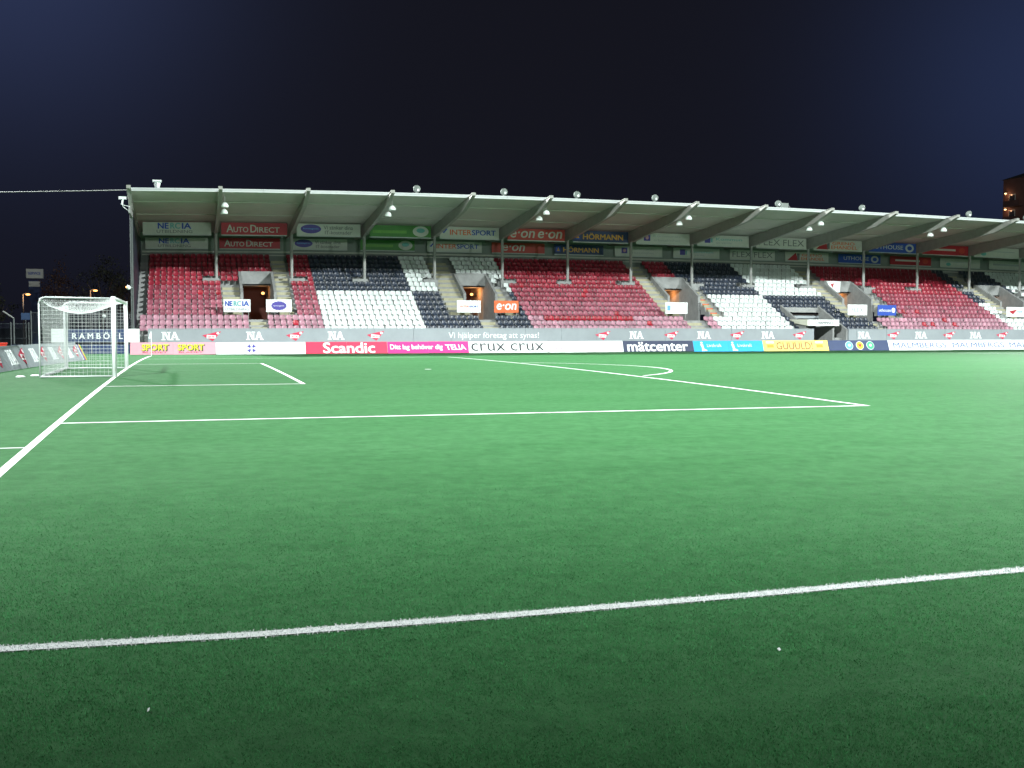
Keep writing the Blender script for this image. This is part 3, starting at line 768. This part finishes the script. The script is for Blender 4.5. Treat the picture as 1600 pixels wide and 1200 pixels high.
w_('Ditt lag behöver dig', M['white'], .2, .20, 3.9, .48, bold=.02); w_('TELIA', M['white'], 4.3, .26, 1.6, .40, bold=.03, shear=-.25)
t, w_, sh = board(BX[4], BX[5], M['white'], 'white board with thin dark letters spelling one word twice')
for a in (.2, 3.25): w_('crux', M['ink'], a, .15, 2.65, .62, bold=.0)
t, w_, sh = board(BX[5], BX[6], M['white'], 'white board with small pinkish crown emblem and faint spaced capitals')
for k in range(3): sh([(.55+k*.2, .18), (.70+k*.2, .18), (.72+k*.2, .48), (.56+k*.2, .42)], M['pink'])
sh([(.62, .55), (1.0, .55), (.9, .68), (.72, .68)], M['faint'])
w_('E G E R Y D S', M['faint'], 1.6, .20, 3.6, .42, bold=.0)
t, w_, sh = board(BX[6], BX[7], M['navy'], 'near-black navy board with heavy white lowercase lettering')
w_('mätcenter', M['white'], .35, .06, 5.1, .74, bold=.04); 
t, w_, sh = board(BX[7], BX[8], M['cyan'], 'bright cyan board with two white leg-shaped emblems')
for a in (.55, 3.25):
    sh(ell(a+.18, .74, .10, .08, 10), M['white']); sh([(a+.05, .62), (a+.28, .62), (a+.34, .24), (a+.62, .10), (a+.55, .05), (a+.12, .05), (a+.16, .30)], M['white'])
    w_('Livskraft', M['white'], a+.62, .38, 1.25, .26, bold=.0)
t, w_, sh = board(BX[8], BX[9], M['gyellow'], 'golden yellow board with brown capitals shouting for gold')
w_('GUUULD!', M['brown'], 1.2, .14, 3.3, .62, bold=.0)
for a in (.35, 4.85): sh(rect(a, a+.6, .30, .58), M['goldink'], 'small_print'); sh(rect(a-.05, a+.65, .68, .82), M['white'], 'small_badge')
t, w_, sh = board(BX[9], BX[10], M['dnavy'], 'dark blue board with three round coloured emblems')
for a, m2, lab in ((1.95, 'ltblue', 0), (2.95, 'sun', 1), (3.95, 'emerald', 2)):
    sh(ell(a, .45, .36, .37, 22), M['white'], 'round_emblem'); sh(ell(a, .45, .32, .33, 22), M[m2], 'round_emblem', z0=.012)
    sh(ell(a, .47, .13, .12, 12) if lab != 1 else [(a, .28), (a+.16, .50), (a+.09, .60), (a, .53), (a-.09, .60), (a-.16, .50)], M['white'] if lab != 1 else M['signred'], 'emblem_mark', z0=.024)
t, w_, sh = board(BX[10], 77.2, M['white'], 'long white board repeating blue capitals at the far right')
for a in (.45, 6.3, 12.1): w_('MALMBERGS', M['boardblue'], a, .22, 5.2, .46, bold=.0)
t, w_, sh = board(77.25, 95, M['white'], 'white board beyond the right edge of the photo')

# ------------------------------------------------------------------ grey boards behind the goal
def gb(y): return -4.05+.0712*(y-.94)
segs = [-13.2+i*4.02 for i in range(9)]
for i, y0 in enumerate(segs):
    y1 = y0+4.0; last = i == 8
    if last: y1 = y0+1.2
    ux = np.array((.0710, .9975, 0)); zz = float(crown((y0+y1)/2)); x0 = gb(y0)
    uu = np.array((-.42, 0, .91)); uu = uu/np.linalg.norm(uu); uy_ = uu
    if last:
        t = thing('end_board', (x0, y0, zz), 'white board end striped in yellow, green, purple and orange behind the goal net', 'advertising board')
        for k, mm in enumerate(('white', 'violet', 'violet', 'orange', 'yellow', 'green')):
            mb = MB(); mb.slab(np.array((x0, y0, zz-.03)), ux, uy_, rect(k*.2+.002, k*.2+.198, 0, .88), .05); part(mb, 'stripe', M[mm], t)
        continue
    t = thing('pitchside_board', (x0, y0, zz), ('grey board behind goal, %s from the far end of its row' % ('eighth', 'seventh', 'sixth', 'fifth', 'fourth', 'third', 'second', 'first')[i]), 'advertising board', 'grey boards behind the goal')
    mb = MB(); mb.slab(np.array((x0, y0, zz-.04)), ux, uy_, rect(.015, 3.985, 0, 1.0), .05); part(mb, 'panel', M['concrete2'], t)
    mb = MB()
    for q in (.5, 3.5):
        p = np.array((x0, y0, zz))+ux*q; mb.rod(p+uy_*.9, p+np.array((-.85, 0, 0)), .02, 6)
    part(mb, 'brace', M['steel'], t)
    oo = np.array((x0, y0, zz-.02))+np.cross(ux, uy_)*.052
    na_logo(t, 0, 0, 1.15, .60, o=oo+ux*.5+uy_*.2, ux=ux, uy=uy_)
    red_logo(t, 0, 0, 1.2, .70, o=oo+ux*2.3+uy_*.14, ux=ux, uy=uy_, warped=False)

# blue-white board and fence beyond the goal
t = thing('perimeter_board', (-6.8, 43, 0), 'white and navy board with spaced white capitals seen through the goal', 'advertising board')
part(MB().box(-6.84, -5.76, 43, 43.06, .78, 1.74), 'white_end', M['white'], t); part(MB().box(-1.94, -.95, 43, 43.06, .78, 1.74), 'white_end', M['white'], t)
part(MB().box(-5.755, -1.945, 43, 43.06, .80, 1.72), 'panel', M['dnavy'], t)
text('R A M B Ö L L', M['white'], t, (-5.45, 42.99, 1.02), X, Z, 3.35, .50, bold=.02)
mb = MB()
for xx in (-6.6, -4.2, -1.3): mb.rod((xx, 43.09, 0), (xx, 43.09, 1.7), .03, 8)
part(mb, 'board_post', M['steel'], t)
t = thing('low_boards', (-8, 43, 0), 'low dark board below the white and navy board', 'advertising board')
part(MB().box(-9.5, -1.6, 43.4, 43.46, -.1, .62), 'panel', M['dnavy'], t)

def chain_fence(name, a, b, h, label, posts, group=None, r=.006, step=.16):
    t = thing(name, (a[0], a[1], 0), label, 'fence', group)
    a, b = np.array(a, float), np.array(b, float); L = np.hypot(*(b-a)); d = (b-a)/L
    mb = MB(); n = int(L/step)
    for i in range(-int(h/step), n):
        p0, p1 = i*step, i*step+h; z0, z1 = .1, h
        s0, s1 = max(p0, 0), min(p1, L)
        if s1 <= s0: continue
        za, zb = .1+(s0-p0), .1+(s1-p0)
        za, zb = min(za, h), min(zb, h)
        A = a+d*s0; B = a+d*s1
        mb.rod((*A, za), (*B, zb), r, 3, cap=False); mb.rod((*A, h+.1-za), (*B, h+.1-zb), r, 3, cap=False)
    part(mb, 'wire_mesh', M['fence'], t)
    for hz in (.25, h*.5, h): part(MB().rod((*a, hz), (*b, hz), .022, 8), 'rail', M['fence'], t)
    for q in posts:
        p = a+d*q; part(MB().rod((*p, -.1), (*p, h+.12), .045, 8), 'post', M['dimsteel'], t)
    return t
chain_fence('wire_fence', (-8.5, 46), (-1.6, 46), 2.9, 'wire mesh fence behind the goal beside the stand', (0, 2.3, 4.6, 6.9))
chain_fence('wire_fence', (-22, 46.3), (-8.7, 46.3), 2.1, 'lower wire mesh fence at the left edge', (0, 3, 6, 9, 12.1, 13.3))
t = thing('leaning_post', (-9.8, 45.6, 0), 'grey steel post with bent arm at the left edge', 'post')
part(MB().rod((-9.6, 45.6, -.1), (-9.6, 45.6, 2.5), .06, 10), 'shaft', M['dimsteel'], t); part(MB().rod((-9.6, 45.6, 2.5), (-10.3, 45.6, 3.0), .05, 8), 'arm', M['steel'], t)
t = thing('storage_box', (-9.6, 37, 0), 'bright red plastic box behind the grey boards at left edge', 'box')
mb = MB(); mb.box(-10.2, -8.95, 37.0, 37.6, -.05, .75); part(mb, 'body', M['redbox'], t); part(MB().box(-10.25, -8.9, 36.95, 37.65, .755, .86), 'lid', M['redbox'], t)
t = thing('information_panel', (-9.4, 47.5, 0), 'small blue panel on a post behind the wire fence', 'sign')
part(MB().box(-9.35, -8.75, 47.5, 47.55, 2.4, 2.9), 'panel', M['mblue'], t); part(MB().rod((-9.05, 47.58, -.1), (-9.05, 47.58, 2.9), .03, 8), 'post', M['dimsteel'], t)

# ------------------------------------------------------------------ hanging signs: upper row between the columns, lower row on the back wall
U0, U1, UZ0, UZ1 = .42, 5.68, 9.50, 10.48
LZ0, LZ1 = 8.72, 9.62
YU, YLW = 52.35, 57.55
def sign(x0, x1, y, z0, z1, m_, label, group, frame=True):
    t = thing('hanging_sign' if group.startswith('upper') else 'wall_sign', ((x0+x1)/2, y, z0), label, 'sign', group)
    part(MB(True).box(x0, x1, y, y+.05, z0, z1), 'panel', m_, t)
    part(MB(True).box(x0, x1, y-.03, y-.003, z0-.09, z0-.005), 'bottom_rail', M['fascia'] if frame else m_, t)
    W, H = x1-x0, z1-z0
    def w_(s, m2, a, b, c, d, **k): return text(s, m2, t, (x0+a*W, y-.004, z0+b*H), X, Z, c*W, d*H, warped=True, **k)
    def sh(poly, m2, nm='emblem', z0_=.001, d=.01):
        mb = MB(True); mb.slab(np.array((x0, y-.003, z0)), X, Z, [(a*W, b*H) for a, b in poly], d, z0=z0_); return part(mb, nm, m2, t)
    return t, w_, sh
def ad(kind, w_, sh, low=False):
    if kind == 0:
        w_('NE', M['blue'], .22, .46, .15, .46, bold=.05); w_('RC', M['teal'], .40, .46, .14, .46, bold=.05); w_('IA', M['blue'], .57, .46, .13, .46, bold=.05); w_('UTBILDNING', M['grey'], .2, .10, .52, .25)
    elif kind == 1: w_('A', M['pale'], .08, .20, .10, .62, bold=.02); w_('UTO', M['pale'], .185, .20, .22, .44, bold=.02); w_('D', M['pale'], .44, .20, .09, .62, bold=.02); w_('IRECT', M['pale'], .54, .20, .34, .44, bold=.02)
    elif kind == 2:
        sh(ell(.22, .55, .16, .38), M['violet']); w_('foretagsnät', M['ltblue'], .10, .48, .24, .16); w_('Vi sänker dina', M['grey'], .42, .52, .46, .32, bold=.01); w_('IT-kostnader', M['grey'], .44, .12, .42, .30, bold=.01)
    elif kind == 3: sh(rect(.05, .60, .30, .56), M['lime'], 'stripe'); sh(ell(.83, .50, .13, .46), M['pale']); sh(ell(.83, .58, .07, .2), M['teal'], z0_=.013)
    elif kind == 4: sh([(.04, .52), (.07, .40), (.13, .80), (.10, .80), (.07, .58)], M['blue']); w_('INTER', M['orange'], .17, .30, .36, .44, bold=.02); w_('SPORT', M['blue'], .54, .30, .40, .44, bold=.03)
    elif kind == 5:
        w_('e·on', M['pale'], .05 if not low else .2, .2, .42, .6, bold=.03, shear=.2)
        if not low: w_('e·on', M['pale'], .53, .2, .42, .6, bold=.03, shear=.2)
    elif kind == 6: sh(rect(.03, .13, .2, .82), M['blue']); sh([(.05, .3), (.08, .7), (.11, .3)], M['goldink'], z0_=.013); w_('HÖRMANN', M['goldink'], .18, .22, .72, .58, bold=.03)
    elif kind == 7: sh(rect(.14, .26, .25, .85), M['violet']); sh(ell(.20, .55, .03, .18), M['pink'], z0_=.013); w_('Kommunals', M['faint'], .32, .62, .5, .2, bold=-.01); w_('arbetslöshet', M['faint'], .32, .24, .5, .2, bold=-.01)
    elif kind == 8: sh(rect(.14, .25, .25, .85), M['violet']); sh(rect(.26, .29, .3, .7), M['teal']); w_('Kommun', M['teal'], .36, .5, .5, .26); w_('av värde', M['faint'], .36, .2, .3, .18)
    elif kind == 9: w_('FLEX', M['grey'], .05, .22, .42, .60, bold=.0); w_('FLEX', M['grey'], .53, .22, .42, .60, bold=.0)
    elif kind == 10: sh([(.05, .05), (.30, .05), (.24, .92)], M['signred']); sh(rect(.27, .33, .1, .85), M['grey']); w_('GRENÖ', M['orange'], .38, .54, .46, .34); w_('EHANDEL', M['orange'], .36, .12, .54, .32)
    elif kind == 11: w_('UTHOUSE', M['pale'], .12, .32, .60, .42, bold=.01); sh(ell(.86, .50, .09, .42), M['pale']); sh(ell(.86, .5, .05, .22), M['blue'], z0_=.013)
    elif kind == 12: sh(rect(.12, .72, .42, .62), M['pale'], 'stripe'); sh(ell(.86, .5, .07, .3), M['rustred'])
    elif kind == 13: sh(rect(.10, .9, .55, .62), M['faint'], 'stripe'); sh(ell(.2, .3, .06, .2), M['teal'])
    else: sh(rect(.10, .8, .4, .62), M['faint'], 'stripe')
SM = ['pale', 'signred', 'pale', 'green', 'pale', 'rustred', 'dnavy', 'pale', 'pale', 'pale', 'pale', 'blue', 'signred', 'pale', 'pale']
SD = ['pale sign with dark blue and teal block capitals', 'dark red sign with pale small-cap car dealer lettering', 'pale sign with violet oval and two lines of dark text', 'green sign with pale disc at its right end', 'pale sign with orange and blue sports lettering', 'orange-red sign with white rounded lettering',
      'navy sign with golden capitals', 'pale sign with violet square left of thin grey text', 'pale sign with violet and teal squares beside thin text', 'pale sign with grey capitals repeated twice', 'pale sign with red triangle and orange words', 'blue sign with pale capitals and round emblem', 'red sign with one pale bar', 'pale sign with thin grey stripe second from the right edge', 'pale sign with grey stripe at the right edge']
for k in range(15):
    t, w_, sh = sign(BAY[k]+U0, BAY[k]+U1, YU, UZ0, UZ1, M[SM[k]], SD[k]+', upper row', 'upper row of signs under the stand roof'); ad(k, w_, sh)
    t, w_, sh = sign(BAY[k]+U0, BAY[k]+(5.5 if k in (0, 1, 4, 5) else 5.3), YLW, LZ0, LZ1, M[SM[k]], SD[k]+', lower row on back wall', 'lower row of signs on the back wall'); ad(k, w_, sh, True)

# small signs on the gangway fronts
def small(x0, x1, m_, label, z0=3.06, z1=4.04, y=46.55):
    t = thing('gangway_sign', ((x0+x1)/2, y, z0), label, 'sign', 'signs on the gangway fronts')
    part(MB(True).box(x0, x1, y, y+.05, z0, z1), 'panel', m_, t)
    mb = MB(True)
    for xx in (x0+.15, x1-.15): mb.rod((xx, y+.09, 2.4), (xx, y+.09, z1), .025, 6)
    part(mb, 'sign_post', M['steel'], t)
    W, H = x1-x0, z1-z0
    return (lambda s, m2, a, b, c, d, **k: text(s, m2, t, (x0+a*W, y-.004, z0+b*H), X, Z, c*W, d*H, warped=True, **k)), \
           (lambda poly, m2, z=.001: part(MB(True).slab(np.array((x0, y-.003, z0)), X, Z, [(a*W, b*H) for a, b in poly], .01, z0=z), 'emblem', m2, t))
w_, sh = small(5.03, 7.03, M['white'], 'white sign with blue block capitals left of the far left gangway')
w_('NE', M['blue'], .06, .48, .26, .38, bold=.05); w_('RC', M['teal'], .38, .48, .26, .38, bold=.05); w_('IA', M['blue'], .70, .48, .24, .38, bold=.05); w_('UTBILDNING', M['faint'], .06, .12, .88, .2)
w_, sh = small(8.2, 10.14, M['white'], 'white sign with violet oval right of the far left gangway')
sh(ell(.5, .5, .30, .36, 28), M['violet'])
for k in range(28):
    an = 2*math.pi*k/28; sh([(.5+.25*math.cos(an), .5+.30*math.sin(an)), (.5+.30*math.cos(an+.10), .5+.355*math.sin(an+.10)), (.5+.30*math.cos(an+.17), .5+.355*math.sin(an+.17))], M['white'], .013) if k % 2 == 0 else None
w_('foretagsnät', M['white'], .29, .42, .42, .14, bold=0)
w_, sh = small(23.3, 25.28, M['white'], 'white sign with small orange and blue sports lettering by second gangway')
w_('INTER', M['orange'], .14, .42, .36, .16, bold=.02); w_('SPORT', M['blue'], .52, .42, .38, .16, bold=.03)
w_, sh = small(26.42, 28.5, M['orange'], 'orange sign with rounded white lettering by second gangway')
w_('e·on', M['white'], .1, .25, .8, .5, bold=.05, shear=.15)
w_, sh = small(41.6, 43.65, M['white'], 'white sign with small blue square by the middle gangway')
sh(rect(.08, .22, .28, .72), M['ltblue']); w_('Kommunals arbetslöshet', M['faint'], .32, .46, .6, .12, bold=0)
w_, sh = small(59.4, 61.4, M['white'], 'white sign with faint capitals by the fourth gangway')
w_('FLEX', M['faint'], .2, .3, .6, .4)
w_, sh = small(62.5, 64.45, M['blue'], 'blue sign with white word and disc right of fourth gangway')
w_('uthouse', M['white'], .06, .36, .64, .3, bold=.02); sh(ell(.84, .5, .1, .24), M['white'])
w_, sh = small(76.5, 78.5, M['white'], 'white sign with red wedge emblem near the right edge')
sh([(.15, .55), (.6, .75), (.36, .25)], M['signred']); w_('mark', M['ltblue'], .6, .45, .3, .2)
# sign on the fourth gangway's head wall
t = thing('gangway_sign', (63, yv1-.25, 5.4), 'white angular sign on the head wall of the fourth gangway', 'sign', 'signs on the gangway fronts')
part(MB(True).slab(np.array((61.6, yv1-.22, 5.28)), X, Z, [(0, 1.25), (.75, .15), (1.5, .15), (1.6, 1.25)], .03), 'panel', M['white'], t)
part(MB(True).slab(np.array((61.6, yv1-.26, 5.28)), X, Z, [(.45, .95), (.85, 1.05), (.72, .6)], .01), 'emblem', M['signred'], t)
# orange stripes on the steps right of the middle gangway
mb = MB(True)
for i in range(3, 9): mb.box(46.68, 47.32, ty(i)-.02, ty(i)-.005, tz(i)-.26, tz(i)-.10)
part(mb, 'stair_nosing', M['orange'], stand)

# ------------------------------------------------------------------ lamps on and under the roof
for k, (x, z) in enumerate([(.46, 0), (18.9, 0), (25.65, 0), (31.55, 0), (38.1, 0), (49.05, 0), (56.95, 0), (67.6, 0), (73.6, 0)]):
    zb = zroof(FX)+.23-float(bow(x)); y = 41.0
    if k == 0:
        t = thing('roof_lamp', (x, y, zb), 'square white lamp box on the roof edge at the far left', 'floodlight', 'lamps along the roof edge')
        part(MB().lathe((x, y, zb), [(.17, 0), (.17, .12), (.22, .30), (.20, .45)], 4).box(x-.30, x+.30, y-.3, y+.3, zb+.45, zb+.55), 'housing', M['lampw'], t); continue
    t = thing('roof_lamp', (x, y, zb), 'round lamp on the roof edge, %s from the left of the eight round ones' % ('', 'first', 'second', 'third', 'fourth', 'fifth', 'sixth', 'seventh', 'eighth')[k], 'floodlight', 'lamps along the roof edge')
    part(MB().lathe((x, y-.12, zb+.34), [(.20, -.02), (.27, .0), (.27, .10), (.20, .26), (.08, .34)], 18, axis='y'), 'housing', M['dimsteel2'], t, True)
    part(MB().lathe((x+.07, y-.15, zb+.25), [(.05, -.02), (.10, .0), (.10, .02)], 14, axis='y'), 'lamp_glass_glint', M['white'], t, True)  # white disc stands in for the bright glint on the lamp
    part(MB().box(x-.05, x+.05, y-.05, y+.1, zb-.02, zb+.1), 'bracket', M['steel'], t)
t = thing('roof_box', (49.0, 41.4, 0), 'small grey box standing beside a round lamp on the roof', 'box')
zb = zroof(FX)+.16-float(bow(49)); part(MB().box(49.55, 50.1, 41.1, 41.6, zb, zb+.5), 'body', M['dimsteel2'], t); part(MB().rod((50.2, 41.4, zb+.45), (50.55, 41.4, zb), .02, 6), 'stay', M['steel'], t)
nth = ('first', 'second', 'third', 'fourth', 'fifth', 'sixth', 'seventh')
for j, i in enumerate(range(1, 14, 2)):
    x = BAY[i]+.36
    for q, (y, dz) in enumerate(((41.3, .76), (43.1, .90))):
        z = zroof(y)-dz-float(bow(x))
        t = thing('dome_lamp', (x, y, z), '%s white dome lamp of the %s pair from the left under the roof' % (('front', 'rear')[q], nth[j]), 'lamp', 'dome lamps under the roof')
        part(MB().lathe((x, y, z-.16), [(.265, -.03), (.26, .09), (.20, .22), (.12, .30), (.04, .32)], 18), 'shade', M['lampw'], t, True)
        part(MB().rod((x, y, z+.14), (x, y, z+dz-.1), .02, 6), 'stem', M['steel'], t)
# camera at the left corner of the roof, pole lamp, cable
t = thing('surveillance_camera', (-1.75, 40, 10.4), 'white camera on a curved bracket at the left roof corner', 'camera')
part(MB().box(-2.05, -1.55, 39.95, 40.15, 10.62, 10.80).rod((-1.78, 40.05, 10.62), (-1.84, 40.05, 10.25), .06, 8), 'housing', M['white'], t)
part(MB().path([(-1.84, 40.05, 10.25), (-1.75, 40.3, 10.1), (-1.55, 40.8, 10.0), (-1.35, 41.3, 9.75)], .02, 6).path([(-1.84, 40.05, 10.25), (-1.5, 40.4, 10.2), (-1.35, 40.6, 10.2)], .018, 6), 'bracket', M['white'], t)
part(MB().box(-1.42, -1.30, 40.0, 43.9, 9.7, 10.1), 'mounting_bar', M['steel'], t)
t = thing('pole_lamp', (-1.6, 43.5, 4.7), 'small round lamp on the left end post of the stand', 'lamp')
part(MB().lathe((-1.66, 43.5, 4.55), [(.05, 0), (.14, .05), (.16, .15), (.12, .26), (.04, .3)], 12), 'globe', M['lampw'], t, True); part(MB().rod((-1.6, 43.55, 4.7), (-1.4, 43.85, 4.7), .025, 6), 'bracket', M['steel'], t)
part(MB().lathe((-1.80, 43.45, 4.68), [(.03, 0), (.06, .03), (.05, .1)], 8), 'bulb', M['glow_o'], t)
mb = MB(); pts = [(-1.6-i*1.6, 44, 11.72-.06*i-.55*math.sin(math.pi*min(i/14, 1))*.25) for i in range(15)]
mb.path(pts, .028, 5); tag(mb.build('overhead_cable', M['steel']), 'thin pale overhead cable running left from the roof corner', 'cable')

# ------------------------------------------------------------------ beyond the ground: totem sign, street lamps, trees, building
t = thing('totem_sign', (-14.1, 95, 0), 'tall dim white and blue sign tower in the dark at left', 'sign')
part(MB().box(-14.95, -13.2, 95, 95.6, 7.35, 8.4), 'top_panel', M['pale'], t); part(MB().box(-14.75, -13.5, 95.1, 95.5, 4.7, 7.1), 'lower_panel', M['dnavy'], t)
part(MB().box(-14.7, -13.55, 95.06, 95.09, 6.4, 7.0), 'small_panel', M['pale'], t); part(MB().box(-14.5, -13.8, 95.15, 95.45, -.2, 4.7), 'base', M['dnavy'], t)
text('SERVICE', M['blue'], t, (-14.75, 94.99, 7.75), X, Z, 1.3, .3)
for x, y, h, lb in ((-13.4, 80, 5.05, 'orange street lamp glowing left of the sign tower'), (-7.05, 80, 5.5, 'orange street lamp glowing above the goal')):
    t = thing('street_lamp', (x, y, 0), lb, 'street lamp', 'orange street lamps in the dark')
    part(MB().rod((x, y, -.2), (x, y, h+.1), .06, 8), 'pole', M['steel'], t); part(MB().path([(x, y, h+.1), (x+.3, y-.1, h+.2), (x+.55, y-.2, h+.12)], .04, 8), 'arm', M['steel'], t)
    part(MB().lathe((x+.5, y-.25, h-.02), [(.08, 0), (.22, .04), (.20, .12), (.08, .16)], 12), 'lamp_head', M['glow_o'], t)
    l = bpy.data.lights.new('street_lamp_light', 'POINT'); l.energy = 30; l.color = (1, .42, .12); l.shadow_soft_size = .15
    lo = bpy.data.objects.new('street_lamp_light', l); C.objects.link(lo); lo.location = (x+.5, y-.3, h-.25)
def tree(x, y, h, r, leaf, label):
    t = thing('leafy_tree', (x, y, 0), label, 'tree', 'trees in the dark behind the goal')
    mb = MB(); mb.rod((x, y, -.2), (x+.1, y, h*.45), r*.07, 8, r*.05)
    for k in range(7):
        a = k*.9; p = np.array((x+.1, y, h*(.3+.02*k))); q = p+np.array((math.cos(a)*r*.6, math.sin(a)*r*.6, h*.3)); mb.rod(p, q, r*.03, 6, r*.01)
    part(mb, 'trunk', M['bark'], t)
    n = 2600; cl = rng.normal(0, 1, (34, 3)); cl /= np.linalg.norm(cl, axis=1)[:, None]; cl *= rng.uniform(.35, .95, 34)[:, None]
    k = rng.integers(0, 34, n); P = cl[k]+rng.normal(0, .13, (n, 3)); P *= np.array((r, r, h*.34)); P += np.array((x, y, h*.64))
    mb = MB()
    for p in P:
        a = rng.normal(0, 1, 3); a /= np.linalg.norm(a); b = np.cross(a, rng.normal(0, 1, 3)); b /= np.linalg.norm(b); s = rng.uniform(.07, .14)
        mb.add([p-a*s, p+b*s*.5, p+a*s, p-b*s*.5], [(0, 1, 2, 3)])
    part(mb, 'crown', M[leaf], t)
tree(-10.5, 86, 8.6, 2.6, 'leafo', 'dim orange-brown tree left of the stand')
tree(-6.2, 84, 9.5, 2.8, 'leaf', 'dim olive tree close to the stand end wall')
tree(-3.6, 90, 8.0, 2.2, 'leafo', 'dim russet tree half hidden by the stand end wall')
tree(-17.5, 88, 6.5, 2.4, 'leaf', 'dark low tree at the left edge')
# apartment building at the right edge
BLX, BLY = 147.5, 118
t = thing('apartment_building', (BLX+8, BLY+7, 0), 'dim reddish apartment building rising behind the stand at right edge', 'building')
part(MB().box(BLX, BLX+16, BLY, BLY+14, -.2, 29.0), 'wall', M['brick'], t)
mb = MB(); mb.add([(BLX-.3, BLY-.3, 29.01), (BLX+16.3, BLY-.3, 29.01), (BLX+16.3, BLY+14.3, 29.01), (BLX-.3, BLY+14.3, 29.01), (BLX+6, BLY+7, 31.6), (BLX+10, BLY+7, 31.6)], [(0, 1, 5, 4), (1, 2, 5), (2, 3, 4, 5), (3, 0, 4), (3, 2, 1, 0)])
part(mb, 'roof', M['roofdark'], t)
for fz in (16.0, 18.9, 21.8, 24.7):
    for k in range(3):
        yy = BLY+1.6+k*4.6; f = part(MB().box(BLX-.06, BLX-.003, yy, yy+1.6, fz, fz+1.5), 'window', M['pale'], t); part(MB().box(BLX-.09, BLX-.061, yy+.1, yy+1.5, fz+.1, fz+1.4), 'pane', M['pane'], f)
    part(MB().box(BLX-1.2, BLX-.01, BLY+8.6, BLY+12.6, fz-.9, fz-.75).box(BLX-1.2, BLX-1.12, BLY+8.6, BLY+12.6, fz-.74, fz+.2), 'balcony', M['brick'], t)
for fz, nm in ((26.3, 'upper'), (23.4, 'lower')):
    yy = BLY+12.9
    tt = thing('balcony_lamp', (BLX-.4, yy, fz), 'warm %s lamp shining on the apartment building wall' % nm, 'lamp', 'lamps on the apartment building')
    part(MB().lathe((BLX-.4, yy, fz), [(.06, 0), (.2, .05), (.2, .17), (.06, .24)], 10), 'globe', M['glow_w'], tt); part(MB().rod((BLX-.4, yy, fz+.24), (BLX+.02, yy, fz+.34), .03, 6), 'bracket', M['steel'], tt)
    l = bpy.data.lights.new('balcony_light', 'POINT'); l.energy = 35; l.color = (1, .5, .25); l.shadow_soft_size = .1
    lo = bpy.data.objects.new('balcony_light', l); C.objects.link(lo); lo.location = (BLX-.8, yy-.3, fz-.1)

for o in bpy.data.objects:
    if '_o' in o: del o['_o']
